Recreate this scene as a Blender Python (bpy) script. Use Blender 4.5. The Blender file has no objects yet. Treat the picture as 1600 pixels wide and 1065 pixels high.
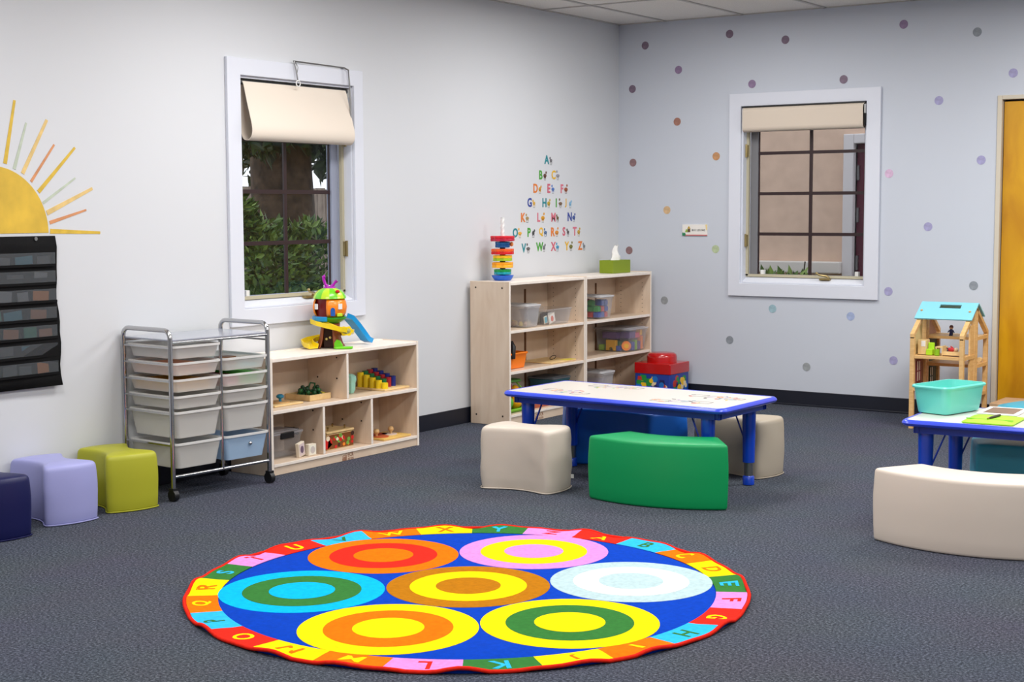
import bpy, bmesh, math, random
from mathutils import Matrix, Vector
random.seed(7)
D = bpy.data; SC = bpy.context.scene; COL = SC.collection
PI = math.pi
# ------------------------------------------------------------------ camera
cam = D.cameras.new('camera'); cam_o = D.objects.new('camera', cam); COL.objects.link(cam_o)
CAMP = Vector((5.6398, -9.6729, 1.3737)); YAW, PITCH, ROLL, FPX = -0.5991, -0.0882, -0.0040, 2337.0
fw = Vector((math.sin(YAW)*math.cos(PITCH), math.cos(YAW)*math.cos(PITCH), math.sin(PITCH)))
rt = Vector((math.cos(YAW), -math.sin(YAW), 0)); up = rt.cross(fw)
r2 = rt*math.cos(ROLL)+up*math.sin(ROLL); u2 = -rt*math.sin(ROLL)+up*math.cos(ROLL)
mw = Matrix((r2, u2, -fw)).transposed().to_4x4(); mw.translation = CAMP
cam_o.matrix_world = mw; cam.sensor_width = 36; cam.lens = FPX/1600*36; cam.clip_start = .05
SC.camera = cam_o
# ------------------------------------------------------------------ world, lights, exposure
SC.view_settings.view_transform = 'Standard'; SC.view_settings.look = 'None'
SC.view_settings.gamma = 1; SC.view_settings.use_curve_mapping = False
SC.view_settings.exposure = 0.35
W = D.worlds.new('sky'); SC.world = W; W.use_nodes = True
bg = W.node_tree.nodes['Background']; bg.inputs[0].default_value = (.70, .75, .82, 1); bg.inputs[1].default_value = 2.0
H = 2.716; RX, RY = 8.2, -11.4          # room: X 0..RX, Y RY..0
LIGHTS = [(1.305, -1.65, 28), (3.745, -1.65, 48), (6.185, -1.65, 40), (1.305, -4.09, 34), (3.745, -4.09, 36), (6.185, -4.09, 26),
          (1.305, -6.53, 32), (3.745, -6.53, 28), (6.185, -6.53, 24), (1.305, -8.97, 24), (3.745, -8.97, 24), (6.185, -8.97, 24)]
for (lx, ly, e) in LIGHTS:
    l = D.lights.new('troffer_light', 'AREA'); l.shape = 'RECTANGLE'; l.size = .55; l.size_y = 1.15
    l.energy = e*0.95; l.color = (1.0, .985, .965); l.spread = math.radians(180)
    o = D.objects.new('troffer_light', l); o.location = (lx, ly, H-.035); COL.objects.link(o)
# ------------------------------------------------------------------ materials
def lin(c):
    c = c/255
    return c/12.92 if c <= .04045 else ((c+.055)/1.055)**2.4
def rgb(c): return (lin(c[0]), lin(c[1]), lin(c[2]), 1)
_m = {}
def mat(name, c, rough=.5, metal=0, spec=.5, noise=0, nscale=30, bump=0, bscale=60, coat=0, sheen=0):
    if name in _m: return _m[name]
    m = D.materials.new(name); m.use_nodes = True; nt = m.node_tree; b = nt.nodes['Principled BSDF']
    b.inputs['Base Color'].default_value = rgb(c); b.inputs['Roughness'].default_value = rough
    b.inputs['Metallic'].default_value = metal; b.inputs['Specular IOR Level'].default_value = spec
    if coat: b.inputs['Coat Weight'].default_value = coat; b.inputs['Coat Roughness'].default_value = .15
    tc = nt.nodes.new('ShaderNodeTexCoord')
    if noise:
        n = nt.nodes.new('ShaderNodeTexNoise'); n.inputs['Scale'].default_value = nscale; n.inputs['Detail'].default_value = 4
        nt.links.new(tc.outputs['Object'], n.inputs['Vector'])
        r = nt.nodes.new('ShaderNodeValToRGB'); a = rgb([max(0, x*(1-noise)) for x in c]); z = rgb([min(255, x*(1+noise)) for x in c])
        r.color_ramp.elements[0].position = .3; r.color_ramp.elements[1].position = .7
        r.color_ramp.elements[0].color = a; r.color_ramp.elements[1].color = z
        nt.links.new(n.outputs['Fac'], r.inputs['Fac']); nt.links.new(r.outputs['Color'], b.inputs['Base Color'])
    if bump:
        n2 = nt.nodes.new('ShaderNodeTexNoise'); n2.inputs['Scale'].default_value = bscale; n2.inputs['Detail'].default_value = 3
        nt.links.new(tc.outputs['Object'], n2.inputs['Vector'])
        bp = nt.nodes.new('ShaderNodeBump'); bp.inputs['Strength'].default_value = bump; bp.inputs['Distance'].default_value = .01
        nt.links.new(n2.outputs['Fac'], bp.inputs['Height']); nt.links.new(bp.outputs['Normal'], b.inputs['Normal'])
    _m[name] = m
    return m
def wood(name, c1, c2, scale=(1, 1, 8), rough=.45, big=6):
    if name in _m: return _m[name]
    m = D.materials.new(name); m.use_nodes = True; nt = m.node_tree; b = nt.nodes['Principled BSDF']
    tc = nt.nodes.new('ShaderNodeTexCoord'); mp = nt.nodes.new('ShaderNodeMapping'); mp.inputs['Scale'].default_value = scale
    n = nt.nodes.new('ShaderNodeTexNoise'); n.inputs['Scale'].default_value = big; n.inputs['Detail'].default_value = 6; n.inputs['Distortion'].default_value = .6
    r = nt.nodes.new('ShaderNodeValToRGB'); r.color_ramp.elements[0].position = .3; r.color_ramp.elements[1].position = .72
    r.color_ramp.elements[0].color = rgb(c1); r.color_ramp.elements[1].color = rgb(c2)
    nt.links.new(tc.outputs['Object'], mp.inputs['Vector']); nt.links.new(mp.outputs['Vector'], n.inputs['Vector'])
    nt.links.new(n.outputs['Fac'], r.inputs['Fac']); nt.links.new(r.outputs['Color'], b.inputs['Base Color'])
    b.inputs['Roughness'].default_value = rough
    _m[name] = m; return m
def clear(name, c, see=.8, rough=.08):
    if name in _m: return _m[name]
    m = D.materials.new(name); m.use_nodes = True; nt = m.node_tree; b = nt.nodes['Principled BSDF']
    b.inputs['Base Color'].default_value = rgb(c); b.inputs['Roughness'].default_value = rough
    t = nt.nodes.new('ShaderNodeBsdfTransparent'); t.inputs[0].default_value = (.97, .97, .97, 1)
    lw = nt.nodes.new('ShaderNodeLayerWeight'); lw.inputs[0].default_value = .25
    ma = nt.nodes.new('ShaderNodeMath'); ma.operation = 'MULTIPLY_ADD'; ma.inputs[1].default_value = .35; ma.inputs[2].default_value = 1-see; ma.use_clamp = True
    mx = nt.nodes.new('ShaderNodeMixShader'); nt.links.new(lw.outputs['Facing'], ma.inputs[0]); nt.links.new(ma.outputs[0], mx.inputs[0])
    nt.links.new(t.outputs[0], mx.inputs[1]); nt.links.new(b.outputs[0], mx.inputs[2])
    nt.links.new(mx.outputs[0], nt.nodes['Material Output'].inputs['Surface'])
    _m[name] = m; return m
def frosted(name, c, see=.25):
    if name in _m: return _m[name]
    m = D.materials.new(name); m.use_nodes = True; nt = m.node_tree; b = nt.nodes['Principled BSDF']
    b.inputs['Base Color'].default_value = rgb(c); b.inputs['Roughness'].default_value = .35
    t = nt.nodes.new('ShaderNodeBsdfTransparent'); tl = nt.nodes.new('ShaderNodeBsdfTranslucent'); tl.inputs[0].default_value = rgb(c)
    m1 = nt.nodes.new('ShaderNodeMixShader'); m1.inputs[0].default_value = .35; m2 = nt.nodes.new('ShaderNodeMixShader'); m2.inputs[0].default_value = see
    nt.links.new(b.outputs[0], m1.inputs[1]); nt.links.new(tl.outputs[0], m1.inputs[2])
    nt.links.new(m1.outputs[0], m2.inputs[1]); nt.links.new(t.outputs[0], m2.inputs[2])
    nt.links.new(m2.outputs[0], nt.nodes['Material Output'].inputs['Surface'])
    _m[name] = m; return m
def carpet_mat():
    m = D.materials.new('carpet'); m.use_nodes = True; nt = m.node_tree; b = nt.nodes['Principled BSDF']
    tc = nt.nodes.new('ShaderNodeTexCoord')
    n = nt.nodes.new('ShaderNodeTexNoise'); n.inputs['Scale'].default_value = 110; n.inputs['Detail'].default_value = 5; n.inputs['Roughness'].default_value = .75
    r = nt.nodes.new('ShaderNodeValToRGB'); e = r.color_ramp.elements
    e[0].position = .34; e[0].color = rgb((36, 39, 47)); e[1].position = .66; e[1].color = rgb((124, 129, 143))
    k = e.new(.5); k.color = rgb((72, 76, 87))
    n3 = nt.nodes.new('ShaderNodeTexNoise'); n3.inputs['Scale'].default_value = 2.2; n3.inputs['Detail'].default_value = 2
    mx = nt.nodes.new('ShaderNodeMix'); mx.data_type = 'RGBA'; mx.blend_type = 'MULTIPLY'; mx.inputs['Factor'].default_value = .22
    for q in (n, n3): nt.links.new(tc.outputs['Object'], q.inputs['Vector'])
    nt.links.new(n.outputs['Fac'], r.inputs['Fac']); nt.links.new(r.outputs['Color'], mx.inputs['A']); nt.links.new(n3.outputs['Color'], mx.inputs['B'])
    nt.links.new(mx.outputs['Result'], b.inputs['Base Color'])
    b.inputs['Roughness'].default_value = .95; b.inputs['Specular IOR Level'].default_value = .1
    bp = nt.nodes.new('ShaderNodeBump'); bp.inputs['Strength'].default_value = .8; bp.inputs['Distance'].default_value = .006
    nt.links.new(n.outputs['Fac'], bp.inputs['Height']); nt.links.new(bp.outputs['Normal'], b.inputs['Normal'])
    return m
WALL_L = mat('wall_paint', (212, 214, 218), .6, spec=.3, bump=.03, bscale=250)
WALL_B = mat('wall_paint_cool_lit', (200, 205, 215), .6, spec=.3, bump=.03, bscale=250)  # bluer, darker tone puts the back wall's mixed light into its colour
TRIM = mat('white_trim', (218, 221, 231), .4, spec=.4)
BASEB = mat('navy_vinyl', (18, 22, 36), .45)
CARPET = carpet_mat()
TILE = mat('ceiling_tile', (226, 222, 216), .9, spec=.1, noise=.04, nscale=120, bump=.2, bscale=180)
GRID = mat('ceiling_grid', (186, 182, 178), .6)
LAM = wood('maple_laminate', (214, 190, 166), (228, 208, 186), (6, 1, 1), .4, 3)
LAME = mat('maple_edge', (245, 234, 222), .4, noise=.02, nscale=20)
PINE = wood('pine', (214, 168, 108), (232, 192, 132), (2, 2, 9), .45, 8)
PLY = wood('plywood', (222, 186, 128), (236, 208, 152), (3, 3, 3), .5, 8)
DARKSLOT = mat('dark_slot', (110, 70, 40), .8)
CHROME = mat('chrome', (190, 190, 192), .16, metal=1)
BRASS = mat('brass', (176, 156, 108), .3, metal=1)
STEEL = mat('steel', (150, 150, 150), .35, metal=1)
BLACKP = mat('black_plastic', (22, 22, 24), .4)
BLACKF = mat('black_fabric', (11, 11, 13), .85, spec=.2, bump=.2, bscale=200)
WHITEP = mat('white_plastic', (236, 236, 234), .35)
PAPER = mat('white_paper', (238, 236, 232), .7)
SCREW = mat('screw', (60, 52, 46), .4, metal=.6)
BLUEP = mat('blue_plastic', (6, 62, 184), .3, coat=.3)
BLUER = mat('blue_rim', (44, 70, 212), .35, coat=.3)
BLUED = mat('blue_apron', (4, 50, 160), .4)
CREAMT = mat('cream_tabletop', (228, 222, 213), .3, coat=.3)
# ------------------------------------------------------------------ mesh builder
class M:
    def __init__(s): s.v = []; s.f = []; s.m = []
    def add(s, V, F, m=0):
        o = len(s.v); s.v += [tuple(p) for p in V]; s.f += [[i+o for i in f] for f in F]; s.m += [m]*len(F) if not isinstance(m, list) else m
        return s
    def box(s, x0, x1, y0, y1, z0, z1, m=0, front=None):
        V = [(x, y, z) for z in (z0, z1) for y in (y0, y1) for x in (x0, x1)]
        F = [(0, 2, 3, 1), (4, 5, 7, 6), (0, 1, 5, 4), (2, 6, 7, 3), (0, 4, 6, 2), (1, 3, 7, 5)]
        return s.add(V, F, m if front is None else [m]*5+[front])
    def obox(s, c, sx, sy, sz, rz=0, m=0, rx=0, ry=0):
        R = Matrix.Rotation(rz, 3, 'Z') @ Matrix.Rotation(ry, 3, 'Y') @ Matrix.Rotation(rx, 3, 'X'); c = Vector(c)
        V = [c+R @ Vector((x*sx/2, y*sy/2, z*sz/2)) for z in (-1, 1) for y in (-1, 1) for x in (-1, 1)]
        return s.add(V, [(0, 2, 3, 1), (4, 5, 7, 6), (0, 1, 5, 4), (2, 6, 7, 3), (0, 4, 6, 2), (1, 3, 7, 5)], m)
    def prism(s, P, a, b, ax='z', m=0, mtop=None):
        n = len(P)
        def pt(p, t): return {'z': (p[0], p[1], t), 'y': (p[0], t, p[1]), 'x': (t, p[0], p[1])}[ax]
        V = [pt(p, a) for p in P]+[pt(p, b) for p in P]
        F = [list(range(n))[::-1], list(range(n, 2*n))]+[(i, (i+1) % n, n+(i+1) % n, n+i) for i in range(n)]
        mm = [m]*len(F)
        if mtop is not None: mm[1] = mtop
        return s.add(V, F, mm)
    def lathe(s, prof, c=(0, 0, 0), n=20, m=0, ax='z', sx=1, sy=1):
        V = []; F = []
        for r, z in prof:
            for i in range(n):
                a = 2*PI*i/n; x, y = r*math.cos(a)*sx, r*math.sin(a)*sy
                p = {'z': (x, y, z), 'x': (z, x, y), 'y': (x, z, y)}[ax]
                V.append((c[0]+p[0], c[1]+p[1], c[2]+p[2]))
        k = len(prof)
        for j in range(k-1):
            for i in range(n): F.append((j*n+i, j*n+(i+1) % n, (j+1)*n+(i+1) % n, (j+1)*n+i))
        if prof[0][0] > 1e-6: F.append(list(range(n))[::-1])
        if prof[-1][0] > 1e-6: F.append([(k-1)*n+i for i in range(n)])
        return s.add(V, F, m)
    def cyl(s, c, r, h, n=16, m=0, ax='z'): return s.lathe([(r, 0), (r, h)], c, n, m, ax)
    def ball(s, c, r, sx=1, sy=1, sz=1, n=14, m=0):
        pr = [(r*math.sin(PI*i/8), -r*sz*math.cos(PI*i/8)) for i in range(9)]; pr[0] = (.0001, pr[0][1]); pr[-1] = (.0001, pr[-1][1])
        return s.lathe(pr, c, n, m, 'z', sx, sy)
    def tube(s, P, r, n=8, m=0, closed=False):
        P = [Vector(p) for p in P]; k = len(P); V = []; F = []; N = None
        for i, p in enumerate(P):
            t = (P[(i+1) % k]-P[i-1]) if closed else (P[min(i+1, k-1)]-P[max(i-1, 0)])
            t.normalize()
            if N is None: N = t.orthogonal().normalized()
            N = (N-t*N.dot(t)); N.normalize(); B = t.cross(N)
            rr = r[i] if isinstance(r, (list, tuple)) else r
            for j in range(n):
                a = 2*PI*j/n; V.append(p+N*math.cos(a)*rr+B*math.sin(a)*rr)
        for i in range(k if closed else k-1):
            for j in range(n):
                i2 = (i+1) % k; F.append((i*n+j, i*n+(j+1) % n, i2*n+(j+1) % n, i2*n+j))
        if not closed: F += [list(range(n))[::-1], [(k-1)*n+j for j in range(n)]]
        return s.add(V, F, m)
    def sweep(s, P, prof, m=0, upv=(0, 0, 1)):
        # open profile (list of (side, up)) swept along P
        P = [Vector(p) for p in P]; k = len(P); n = len(prof); V = []; F = []
        for i, p in enumerate(P):
            t = P[min(i+1, k-1)]-P[max(i-1, 0)]; t.normalize(); S = t.cross(Vector(upv)); S.normalize(); U = S.cross(t)
            V += [p+S*a+U*b for a, b in prof]
        for i in range(k-1):
            for j in range(n): F.append((i*n+j, i*n+(j+1) % n, (i+1)*n+(j+1) % n, (i+1)*n+j))
        F += [list(range(n))[::-1], [(k-1)*n+j for j in range(n)]]
        return s.add(V, F, m)
    def mesh(s, name, mats, smooth=0):
        me = D.meshes.new(name); me.from_pydata(s.v, [], s.f)
        for q in (mats if isinstance(mats, (list, tuple)) else [mats]): me.materials.append(q)
        me.polygons.foreach_set('material_index', s.m)
        bm = bmesh.new(); bm.from_mesh(me); bmesh.ops.recalc_face_normals(bm, faces=bm.faces); bm.to_mesh(me); bm.free()
        if smooth:
            me.polygons.foreach_set('use_smooth', [True]*len(me.polygons)); me.set_sharp_from_angle(angle=math.radians(smooth))
        me.update(); return me
    def build(s, name, mats, parent=None, smooth=0, bevel=0, loc=None, rz=0, seg=2):
        o = D.objects.new(name, s.mesh(name, mats, smooth)); COL.objects.link(o)
        if parent: o.parent = parent
        if loc is not None: o.location = loc
        if rz: o.rotation_euler.z = rz
        if bevel:
            b = o.modifiers.new('bevel', 'BEVEL'); b.width = bevel; b.segments = seg; b.limit_method = 'ANGLE'; b.angle_limit = math.radians(40)
        return o
def tag(o, label, cat, group=None):
    o['label'] = label; o['category'] = cat
    if group: o['group'] = group
    return o
def thing(name, label, cat, loc=(0, 0, 0), rz=0, group=None):
    o = D.objects.new(name, None); COL.objects.link(o); o.location = loc; o.rotation_euler.z = rz; o.empty_display_size = .05
    return tag(o, label, cat, group)
def struct(o): o['kind'] = 'structure'; return o
def plab(o, l): o['label'] = l; return o
def arc(cx, cy, r, a0, a1, n): return [(cx+r*math.cos(a0+(a1-a0)*i/n), cy+r*math.sin(a0+(a1-a0)*i/n)) for i in range(n+1)]
def rrect(x0, x1, y0, y1, r, n=5):
    return arc(x1-r, y0+r, r, -PI/2, 0, n)+arc(x1-r, y1-r, r, 0, PI/2, n)+arc(x0+r, y1-r, r, PI/2, PI, n)+arc(x0+r, y0+r, r, PI, 1.5*PI, n)
def offset(P, d):
    n = len(P); out = []
    A = sum(P[i][0]*P[(i+1) % n][1]-P[(i+1) % n][0]*P[i][1] for i in range(n)); sg = 1 if A > 0 else -1
    for i in range(n):
        a, b, c = Vector(P[i-1]), Vector(P[i]), Vector(P[(i+1) % n])
        t = (c-a).normalized(); nn = Vector((-t.y, t.x))*sg
        out.append(tuple(b+nn*d))
    return out
def smooth_poly(P, r=.03, n=4):
    # round the corners of polygon P with quadratic curves
    out = []
    k = len(P)
    for i in range(k):
        a, b, c = Vector(P[i-1]), Vector(P[i]), Vector(P[(i+1) % k])
        ang = (b-a).angle(c-b) if (b-a).length > 1e-6 and (c-b).length > 1e-6 else 0
        if ang < .5: out.append(tuple(b)); continue
        p = b+(a-b).normalized()*min(r, (a-b).length*.45); q = b+(c-b).normalized()*min(r, (c-b).length*.45)
        for j in range(n+1):
            t = j/n; out.append(tuple(p*(1-t)**2+b*2*t*(1-t)+q*t*t))
    return out
def densify(P, step):
    out = []
    for i in range(len(P)):
        a, b = Vector(P[i]), Vector(P[(i+1) % len(P)]); k = max(1, int((b-a).length/step))
        out += [tuple(a.lerp(b, j/k)) for j in range(k)]
    return out
_txt = {}
def glyph(ch, bold=.012, ext=.001):
    if (ch, bold) not in _txt:
        cu = D.curves.new('glyph', 'FONT'); cu.body = ch; cu.size = 1; cu.offset = bold; cu.extrude = .5; cu.resolution_u = 3; cu.align_x = 'CENTER'
        ob = D.objects.new('glyph', cu); COL.objects.link(ob); bpy.context.view_layer.update()
        me = D.meshes.new_from_object(ob.evaluated_get(bpy.context.evaluated_depsgraph_get()))
        V = [tuple(v.co) for v in me.vertices]; F = [list(p.vertices) for p in me.polygons]
        D.objects.remove(ob); D.curves.remove(cu); D.meshes.remove(me)
        ys = [v[1] for v in V]; y0, y1 = min(ys), max(ys)
        _txt[(ch, bold)] = ([(v[0], (v[1]-y0), v[2]) for v in V], F, y1-y0)
    return _txt[(ch, bold)]
def text_into(mb, ch, fn, h, wscale=1, m=0, bold=.012):
    """fn(x, y, t) -> 3D; letter of height h, centred in x, base at y=0, t in 0..1 thickness"""
    V, F, hh = glyph(ch, bold); k = h/hh
    mb.add([fn(v[0]*k*wscale, v[1]*k, v[2]+.5) for v in V], F, m); return mb
# ------------------------------------------------------------------ structure
OPL = (-3.945, -3.035, .848, 2.075); OPR = (1.0, 1.918, .843, 2.08); DOOR = (2.80, 3.75, 2.06)
T = .16
m = M(); m.box(0, RX, RY, 0, -.12, 0); struct(m.build('floor', CARPET))
m = M()
m.box(-T, 0, RY, OPL[0], 0, H+.3).box(-T, 0, OPL[1], T, 0, H+.3).box(-T, 0, OPL[0], OPL[1], 0, OPL[2]).box(-T, 0, OPL[0], OPL[1], OPL[3], H+.3)
wall_left = struct(m.build('wall_left', WALL_L))
m = M()
m.box(0, OPR[0], 0, T, 0, H+.3).box(OPR[0], OPR[1], 0, T, 0, OPR[2]).box(OPR[0], OPR[1], 0, T, OPR[3], H+.3)
m.box(OPR[1], DOOR[0], 0, T, 0, H+.3).box(DOOR[0], DOOR[1], 0, T, DOOR[2], H+.3).box(DOOR[1], RX+T, 0, T, 0, H+.3)
struct(m.build('wall_back', WALL_B))
WALL_G = mat('unseen_wall_grey', (178, 178, 180), .6)  # grey chosen for the unseen walls to cut bounce light
struct(M().box(RX, RX+T, RY, 0, 0, H+.3).build('wall_right', WALL_G))
struct(M().box(-T, RX+T, RY-T, RY, 0, H+.3).build('wall_front', WALL_G))
struct(M().box(0, .008, RY, 0, 0, .1016).build('baseboard_left', BASEB, bevel=.003))
m = M().box(.008, DOOR[0]-.02, -.008, 0, 0, .1016).box(.008, DOOR[0]-.02, -.02, -.008, 0, .012); struct(m.build('baseboard_back', BASEB, bevel=.003))
# ceiling: a slab, its tiles and the grid between them
ceil = struct(M().box(0, RX, RY, 0, H+.02, H+.3).build('ceiling', GRID))
xs = [0, .388]+[.388+.61*k for k in range(1, 14)]; xs = [x for x in xs if x < RX]+[RX]
ys = [0, -1.04]+[-1.04-1.22*k for k in range(1, 10)]; ys = [y for y in ys if y > RY]+[RY]
grid = M(); tile_me = {}
for x in xs[1:-1]: grid.box(x-.012, x+.012, RY, 0, H-.004, H+.02)
for y in ys[1:-1]: grid.box(0, RX, y-.012, y+.012, H-.004, H+.02)
grid.box(0, .02, RY, 0, H-.004, H+.02).box(0, RX, -.02, 0, H-.004, H+.02)
grid.build('ceiling_grid', GRID, ceil)
for i in range(len(xs)-1):
    for j in range(len(ys)-1):
        w, d = round(xs[i+1]-xs[i], 3), round(ys[j]-ys[j+1], 3)
        if (w, d) not in tile_me: tile_me[(w, d)] = M().box(-w/2+.013, w/2-.013, -d/2+.013, d/2-.013, 0, .018).mesh('ceiling_tile', TILE)
        o = D.objects.new('ceiling_tile', tile_me[(w, d)]); COL.objects.link(o); o.parent = ceil
        o.location = ((xs[i]+xs[i+1])/2, (ys[j]+ys[j+1])/2, H+.002)
# ------------------------------------------------------------------ windows
MUNT = mat('brown_muntin', (42, 20, 22), .4); TAN = mat('tan_weatherstrip', (186, 178, 152), .5)
GLASS = clear('window_glass', (40, 42, 44), .9, .03)
def make_window(name, op, cas, loc, rz, side, jamb):
    """local frame: x along the wall, y outward, z up. side=+1: the sash jamb shows on the right"""
    root = D.objects.new(name, None); COL.objects.link(root); root.location = loc; root.rotation_euler.z = rz; struct(root)
    x0, x1, z0, z1 = op; c0, c1, d0, d1 = cas
    O = [(c0, d0), (c1, d0), (c1, d1), (c0, d1)]; I = [(x0, z0), (x1, z0), (x1, z1), (x0, z1)]
    m = M().add([(p[0], y, p[1]) for y, Q in ((-.02, O), (-.02, I), (0, I), (0, O)) for p in Q], [(j*4+i, j*4+(i+1) % 4, ((j+1) % 4)*4+(i+1) % 4, ((j+1) % 4)*4+i) for j in range(4) for i in range(4)])
    m.build('casing', TRIM, root, bevel=.003)
    m = M(); t = .012
    m.box(x0, x0+t, 0, .15, z0, z1).box(x1-t, x1, 0, .15, z0, z1).box(x0, x1, 0, .15, z1-t, z1)
    m.build('jamb', TRIM, root)
    m = M().prism([(.0, z0), (.15, z0), (.15, z0+.05), (.075, z0+.046), (.0, z0+.012)], x0+t, x1-t, 'x'); m.build('sill', TRIM, root, bevel=.003)
    fx0, fx1, fz0, fz1 = x0+t, x1-t, z0+.05, z1-t
    m = M(); s = .018; y0, y1 = .055, .075
    m.box(fx0, fx0+s, y0, y1, fz0, fz1).box(fx1-s, fx1, y0, y1, fz0, fz1).box(fx0, fx1, y0, y1, fz0-.006, fz0+.012).box(fx0, fx1, y0, y1, fz1-s, fz1)
    m.build('weatherstrip', TAN, root)
    m = M(); sL, sR = (.055, .055) if side > 0 else (.055, .018); gx0, gx1 = fx0+s+.0, fx1-s; y0, y1 = .085, .125
    m.box(gx0, gx0+sL, y0, y1, fz0, fz1).box(gx1-sR, gx1, y0, y1, fz0, fz1).box(gx0, gx1, y0, y1, fz0-.01, fz0+.012).box(gx0, gx1, y0, y1, fz1-.03, fz1)
    m.build('sash_frame', jamb, root, bevel=.003)
    px0, px1 = gx0+sL, gx1-sR; pz0, pz1 = fz0+.012, fz1-.03; gy = .112
    nc, nr = 2, 4
    for i in range(nc):
        for j in range(nr):
            M().box(px0+(px1-px0)*i/nc, px0+(px1-px0)*(i+1)/nc, gy, gy+.004, pz0+(pz1-pz0)*j/nr, pz0+(pz1-pz0)*(j+1)/nr).build('pane', GLASS, root)
    M().box((px0+px1)/2-.011, (px0+px1)/2+.011, gy-.012, gy-.001, pz0, pz1).build('muntin', MUNT, root)
    for j in range(1, nr):
        z = pz0+(pz1-pz0)*j/nr; M().box(px0-.004, px1+.004, gy-.014, gy-.001, z-.011, z+.011).build('muntin', MUNT, root)
    m = M()
    m.box(px0-.006, px0+.006, gy-.012, gy-.001, pz0, pz1).box(px1-.006, px1+.006, gy-.012, gy-.001, pz0, pz1); m.build('edge_muntin', MUNT, root)
    # crank handle and hinges
    cx = x0+(.62 if side < 0 else .56)
    m = M().obox((cx, .035, z0+.038), .075, .03, .012).tube([(cx+.03, .03, z0+.045), (cx+.02, .015, z0+.06), (cx-.03, .0, z0+.068), (cx-.045, -.005, z0+.078)], [.009, .008, .006, .006]).ball((cx-.046, -.006, z0+.08), .009)
    plab(m.build('crank_handle', BRASS, root, smooth=40), 'brass crank handle')
    hx = fx1-.004 if side > 0 else fx0+.004
    for z in (z0+.30, z0+.93):
        M().box(hx-.012, hx+.012, .040, .058, z-.04, z+.04).cyl((hx, .038, z-.045), .008, .09, 8).build('hinge', BRASS, root, smooth=40)
    m = M().box(px0+.03, px0+.055, gy-.03, gy-.002, pz0-.012, pz0+.03).box(px1-.055, px1-.03, gy-.03, gy-.002, pz0-.012, pz0+.03)
    m.build('sash_clip', WHITEP, root)
    return root
JL = mat('bluegrey_vinyl', (150, 156, 176), .5); JR = mat('shaded_vinyl', (120, 120, 124), .5)  # JR is darker than JL: weaker light on that sash put into colour
make_window('window_1', OPL, (-4.043, -2.955, .758, 2.164), (0, 0, 0), PI/2, 1, JL)
make_window('window_2', OPR, (.910, 2.016, .752, 2.17), (0, 0, 0), 0, -1, JR)
# door
door = D.objects.new('door_1', None); COL.objects.link(door); struct(door)
DW = wood('honey_birch', (186, 126, 2), (216, 160, 14), (3, 3, 1), .35, 2.2)
M().box(DOOR[0]+.018, DOOR[1]-.018, .02, .065, .008, DOOR[2]-.022).build('leaf', DW, door, bevel=.002)
fm = mat('door_frame_paint', (206, 196, 178), .5)
m = M().box(DOOR[0]-.018, DOOR[0]+.012, -.012, .10, 0, DOOR[2]+.016).box(DOOR[1]-.012, DOOR[1]+.018, -.012, .10, 0, DOOR[2]+.016).box(DOOR[0]+.012, DOOR[1]-.012, -.012, .10, DOOR[2]-.01, DOOR[2]+.016)
m.build('door_frame', fm, door, bevel=.003)
M().box(DOOR[0]+.012, DOOR[1]-.012, .07, .1, 0, DOOR[2]-.01).build('door_stop', BLACKP, door)
M().cyl((DOOR[1]-.09, -.03, .95), .012, .05, 10, 0, 'y').tube([(DOOR[1]-.09, -.035, .95), (DOOR[1]-.2, -.035, .95)], .01).build('door_handle', STEEL, door, smooth=40)
# ------------------------------------------------------------------ outdoors
GROUND = mat('soil', (92, 84, 66), .9, noise=.3, nscale=3)
struct(M().box(-16, 12, T+.001, 16, -.35, -.25).box(-16, -T-.001, -14, T+.001, -.35, -.25).build('ground', GROUND))
STUC = mat('beige_stucco', (218, 188, 166), .9, noise=.03, nscale=8)
bld = thing('neighbouring_building', 'beige building wall with white trim and maroon door behind the right window', 'building', (0, 2.3, -.25))
M().box(-.9, .94, 0, .2, 0, 4.2).box(.94, 3.4, 0, .2, 2.15, 4.2).box(1.56, 3.4, 0, .2, 0, 2.15).build('wall', STUC, bld)
M().box(-.9, .85, -.10, 0, 1.07, 1.168).build('ledge', mat('offwhite_ledge', (222, 214, 206), .7), bld, bevel=.01)
M().box(.85, .94, -.06, .2, 0, 2.23).box(.94, 1.66, -.06, .2, 2.15, 2.23).box(1.56, 1.66, -.06, .2, 0, 2.15).build('door_trim', mat('offwhite_trim', (218, 212, 212), .6), bld, bevel=.008)
dd = M().box(.94, 1.56, .03, .08, 0, 2.15).build('door', mat('maroon_door', (96, 34, 52), .5), bld)
for z in (1.1, 1.5, 1.85): M().box(.945, .965, .01, .03, z, z+.12).build('hinge', STEEL, dd)
def leaves(mb, n, pos, size):
    for _ in range(n):
        c, nrm = pos(); s = size*random.uniform(.6, 1.3)
        d = Vector((random.uniform(-1, 1), random.uniform(-1, 1), random.uniform(-.5, 1))); d = d+nrm*.8; d.normalize()
        S = d.cross(Vector((random.uniform(-1, 1), random.uniform(-1, 1), random.uniform(-1, 1)))).normalized()*s*.22
        c = Vector(c); N = d.cross(S).normalized()*s*.06
        mb.add([c, c+d*s*.45+S+N, c+d*s, c+d*s*.45-S+N], [(0, 1, 2, 3)], random.choice((0, 0, 0, 1, 1, 2)))
LEAF = [mat('leaf_a', (84, 112, 48), .45, noise=.2, nscale=5), mat('leaf_b', (116, 140, 62), .45, noise=.2, nscale=5), mat('leaf_c', (52, 76, 40), .5, noise=.2, nscale=5)]
DLEAF = [mat('leaf_d', (46, 64, 32), .5), mat('leaf_e', (62, 82, 38), .5), mat('leaf_f', (34, 46, 26), .5)]
BARK = mat('bark', (70, 56, 44), .9, noise=.3, nscale=14, bump=.6, bscale=30)
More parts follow.
